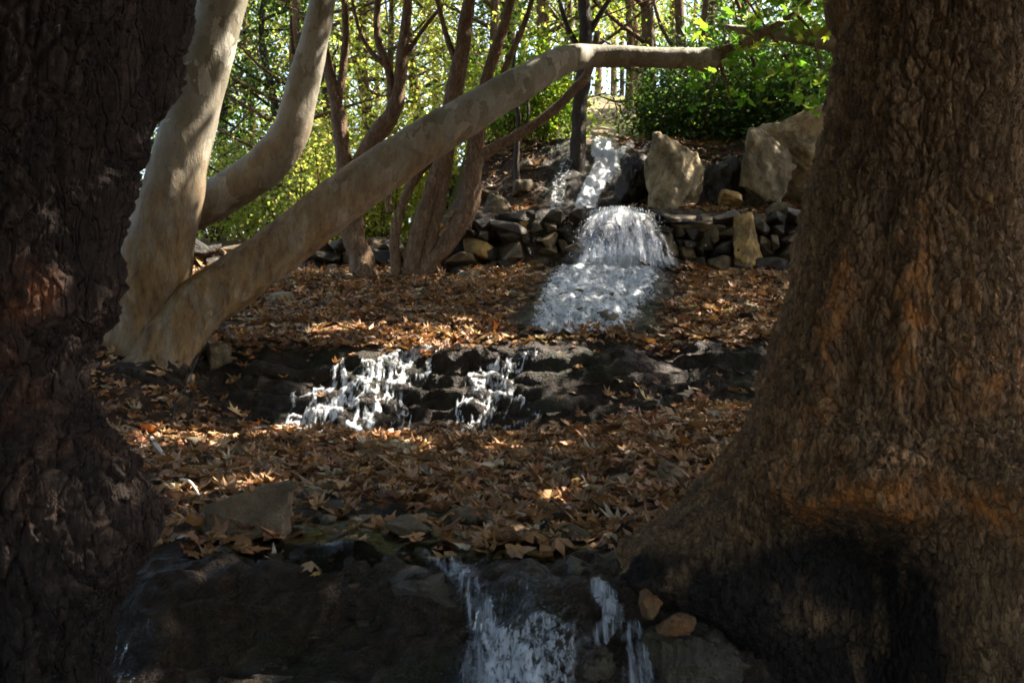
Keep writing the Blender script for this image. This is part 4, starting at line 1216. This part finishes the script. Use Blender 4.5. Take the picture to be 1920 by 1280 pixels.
obj('fallen_leaves', W.mesh('fallen_leaves', False), LITTER, kind='stuff', label='carpet of brown fallen plane leaves on the terraces', category='leaves')

# single bright leaves and scraps that stand out
def place_leaf(label, u, v, s, mat, tilt=(.5, -.3), shape=2, group=None):
    p, n = hit(u, v)
    P, T = shapes[shape]
    m = mesh('bright_leaf', P * s, None, T, smooth=False)
    o = obj('bright_leaf', m, mat, loc=p + Vector((0, -.01, s * .35)), label=label, category='leaf')
    o.rotation_euler = (tilt[0], tilt[1], u * .1)
    return o
place_leaf('curled bright orange leaf above the middle cascade', 930, 636, .20, ORANGE, (.9, -.3))
place_leaf('bright red-orange leaf beside the foot of the dark left trunk', 278, 816, .12, ORANGE, (.7, .2), 0)
place_leaf('upright orange leaf at the foot of the trickling ledge', 482, 804, .10, ORANGE, (1.2, .1), 4)
place_leaf('small yellow leaf hanging on the dark rock face', 596, 1080, .045, OCHRE, (1.3, .3), 3)
STRAW = plain('pale_dry_leaf', (.62, .50, .36), .7)
place_leaf('pale curled leaf catching light on the middle terrace', 1012, 960, .11, STRAW, (1.0, .4), 5)
place_leaf('pale leaf standing on the dark ledge at the right', 1294, 748, .13, STRAW, (1.2, .2), 2)
# the crumpled blue and white wrapper
p, n = hit(925, 858)
wr = thing('wrapper', 'crumpled blue and white wrapper lying on the leaves', 'litter', p)
gv = np.stack(np.meshgrid(np.linspace(-.09, .09, 9), np.linspace(-.05, .05, 6)), -1).reshape(-1, 2)
zz = .05 + .03 * rg.normal(size=len(gv))
q9 = np.array([[j * 9 + i, j * 9 + i + 1, j * 9 + i + 10, j * 9 + i + 9] for j in range(5) for i in range(8)])
left = np.array([q9[j * 8 + i] for j in range(5) for i in range(5)]); right = np.array([q9[j * 8 + i] for j in range(5) for i in range(5, 8)])
Vw = np.column_stack([gv[:, 0], zz * .9 - .03, gv[:, 1] * .7 + .03]) * .8 + rg.normal(size=(len(gv), 3)) * .009
def piece(name, F):
    us = np.unique(F); rm = np.zeros(len(Vw), int); rm[us] = np.arange(len(us))
    return mesh(name, Vw[us], rm[F], smooth=False)
obj('white_film', piece('white_film', left), plain('white_film', (.62, .68, .8), .3), wr)
obj('blue_film', piece('blue_film', right), plain('blue_film', (.03, .07, .32), .3), wr)
# sticks, cut pale stick and the thin black hose
def stick(name, label, pts, r, mat, cat, seg=7):
    P = []
    for u, v, l in pts:
        p, n = hit(u, v); P.append(np.array(p) + np.array([0, -l * .3, l]))
    P = np.array(P); b = P[0].copy()
    V, Q, T = tube(P - b, np.linspace(r, r * .7, len(P)), 22, seg, .15, 20)
    m = mesh(name, V, Q, T, {'orange': np.zeros(len(V)), 'darkening': np.zeros(len(V)), 'plate': np.full(len(V), .5)})
    return obj(name, m, mat, loc=b, label=label, category=cat)
PALE = plain('bleached_wood', (.55, .47, .36), .7)
stick('stick', 'short pale cut stick beside the dark left trunk', [(286, 835, .05), (308, 864, .04)], .016, PALE, 'stick')
stick('stick', 'long thin pale stick lying at the foot of the ledge', [(458, 812, .03), (510, 809, .04), (580, 812, .03)], .010, PALE, 'stick')
stick('stick', 'bent pale twig on stones by the left trunk', [(335, 915, .05), (360, 935, .09), (382, 955, .04)], .008, PALE, 'stick')
stick('stick', 'thin brown twig lying across the upper leaf slope', [(560, 640, .03), (640, 620, .05), (720, 612, .03)], .010, BARK_B, 'stick')
stick('hose', 'thin black hose running down from the foot of the pale tree', [(388, 655, .05), (375, 690, .10), (352, 730, .06), (330, 770, .05), (322, 800, .02)], .011, plain('black_hose', (.012, .012, .013), .9), 'hose')
# yellow-green leaf blade stuck on the bark at the right edge
m = mesh('bark_leaf', np.array([[0, 0, 0], [.006, -.004, .03], [.008, -.006, .07], [.0, -.002, .10], [-.006, -.004, .07], [-.006, -.003, .03]]) , None, [[0, 1, 5], [1, 4, 5], [1, 2, 4], [2, 3, 4]])
obj('bark_leaf', m, FRESH, loc=at(1907, 1118, 3.0), label='small yellow-green leaf on the bark at the right edge', category='leaf')

# ------------------------------------------------------------------ fresh plane leaves hanging at the end of the leaning stem
FL = []
for k, (P, T) in enumerate(shapes[:5]):
    m = mesh('leaf', P, None, T, smooth=False); m.materials.append(FRESH); FL.append(m)
def sprig(u, v, y, n, su, sv):
    for k in range(n):
        c = at(u + rr.gauss(0, su), v + rr.gauss(0, sv), y + rr.gauss(0, .35))
        o = bpy.data.objects.new('leaf', rr.choice(FL)); COL.objects.link(o)
        o.parent = WT
        s = rr.uniform(.10, .19)
        o.location = Vector(c) - WT.location
        o.rotation_euler = (rr.uniform(-.2, 1.3), rr.uniform(-.6, .6), rr.uniform(0, 6.28)); o.scale = (s, s, s)
for u, v, n, su, sv in ((1310, 160, 9, 12, 22), (1345, 150, 12, 22, 24), (1400, 110, 22, 34, 26), (1450, 90, 26, 36, 28), (1400, 45, 18, 30, 20), (1470, 30, 20, 40, 22), (1460, 150, 22, 44, 22), (1520, 140, 16, 30, 22),
                        (1370, 190, 10, 24, 14), (1530, 190, 8, 18, 14), (1290, 60, 8, 30, 26), (1490, 5, 14, 40, 14)):
    sprig(u, v, 9.3, n, su, sv)
for pts in ([(1340, 108, 8), (1345, 130, 6), (1330, 165, 3)], [(1390, 86, 8), (1410, 110, 6), (1420, 150, 3)], [(1440, 58, 8), (1470, 100, 6), (1500, 160, 3)], [(1440, 58, 6), (1420, 30, 5), (1400, 0, 3)],
            [(1490, 25, 6), (1520, 60, 5), (1540, 130, 3)], [(1345, 108, 8), (1360, 150, 5), (1372, 195, 3)]):
    part('twig', stem(pts, 9.3, 14, 6), BARK_B, WT)
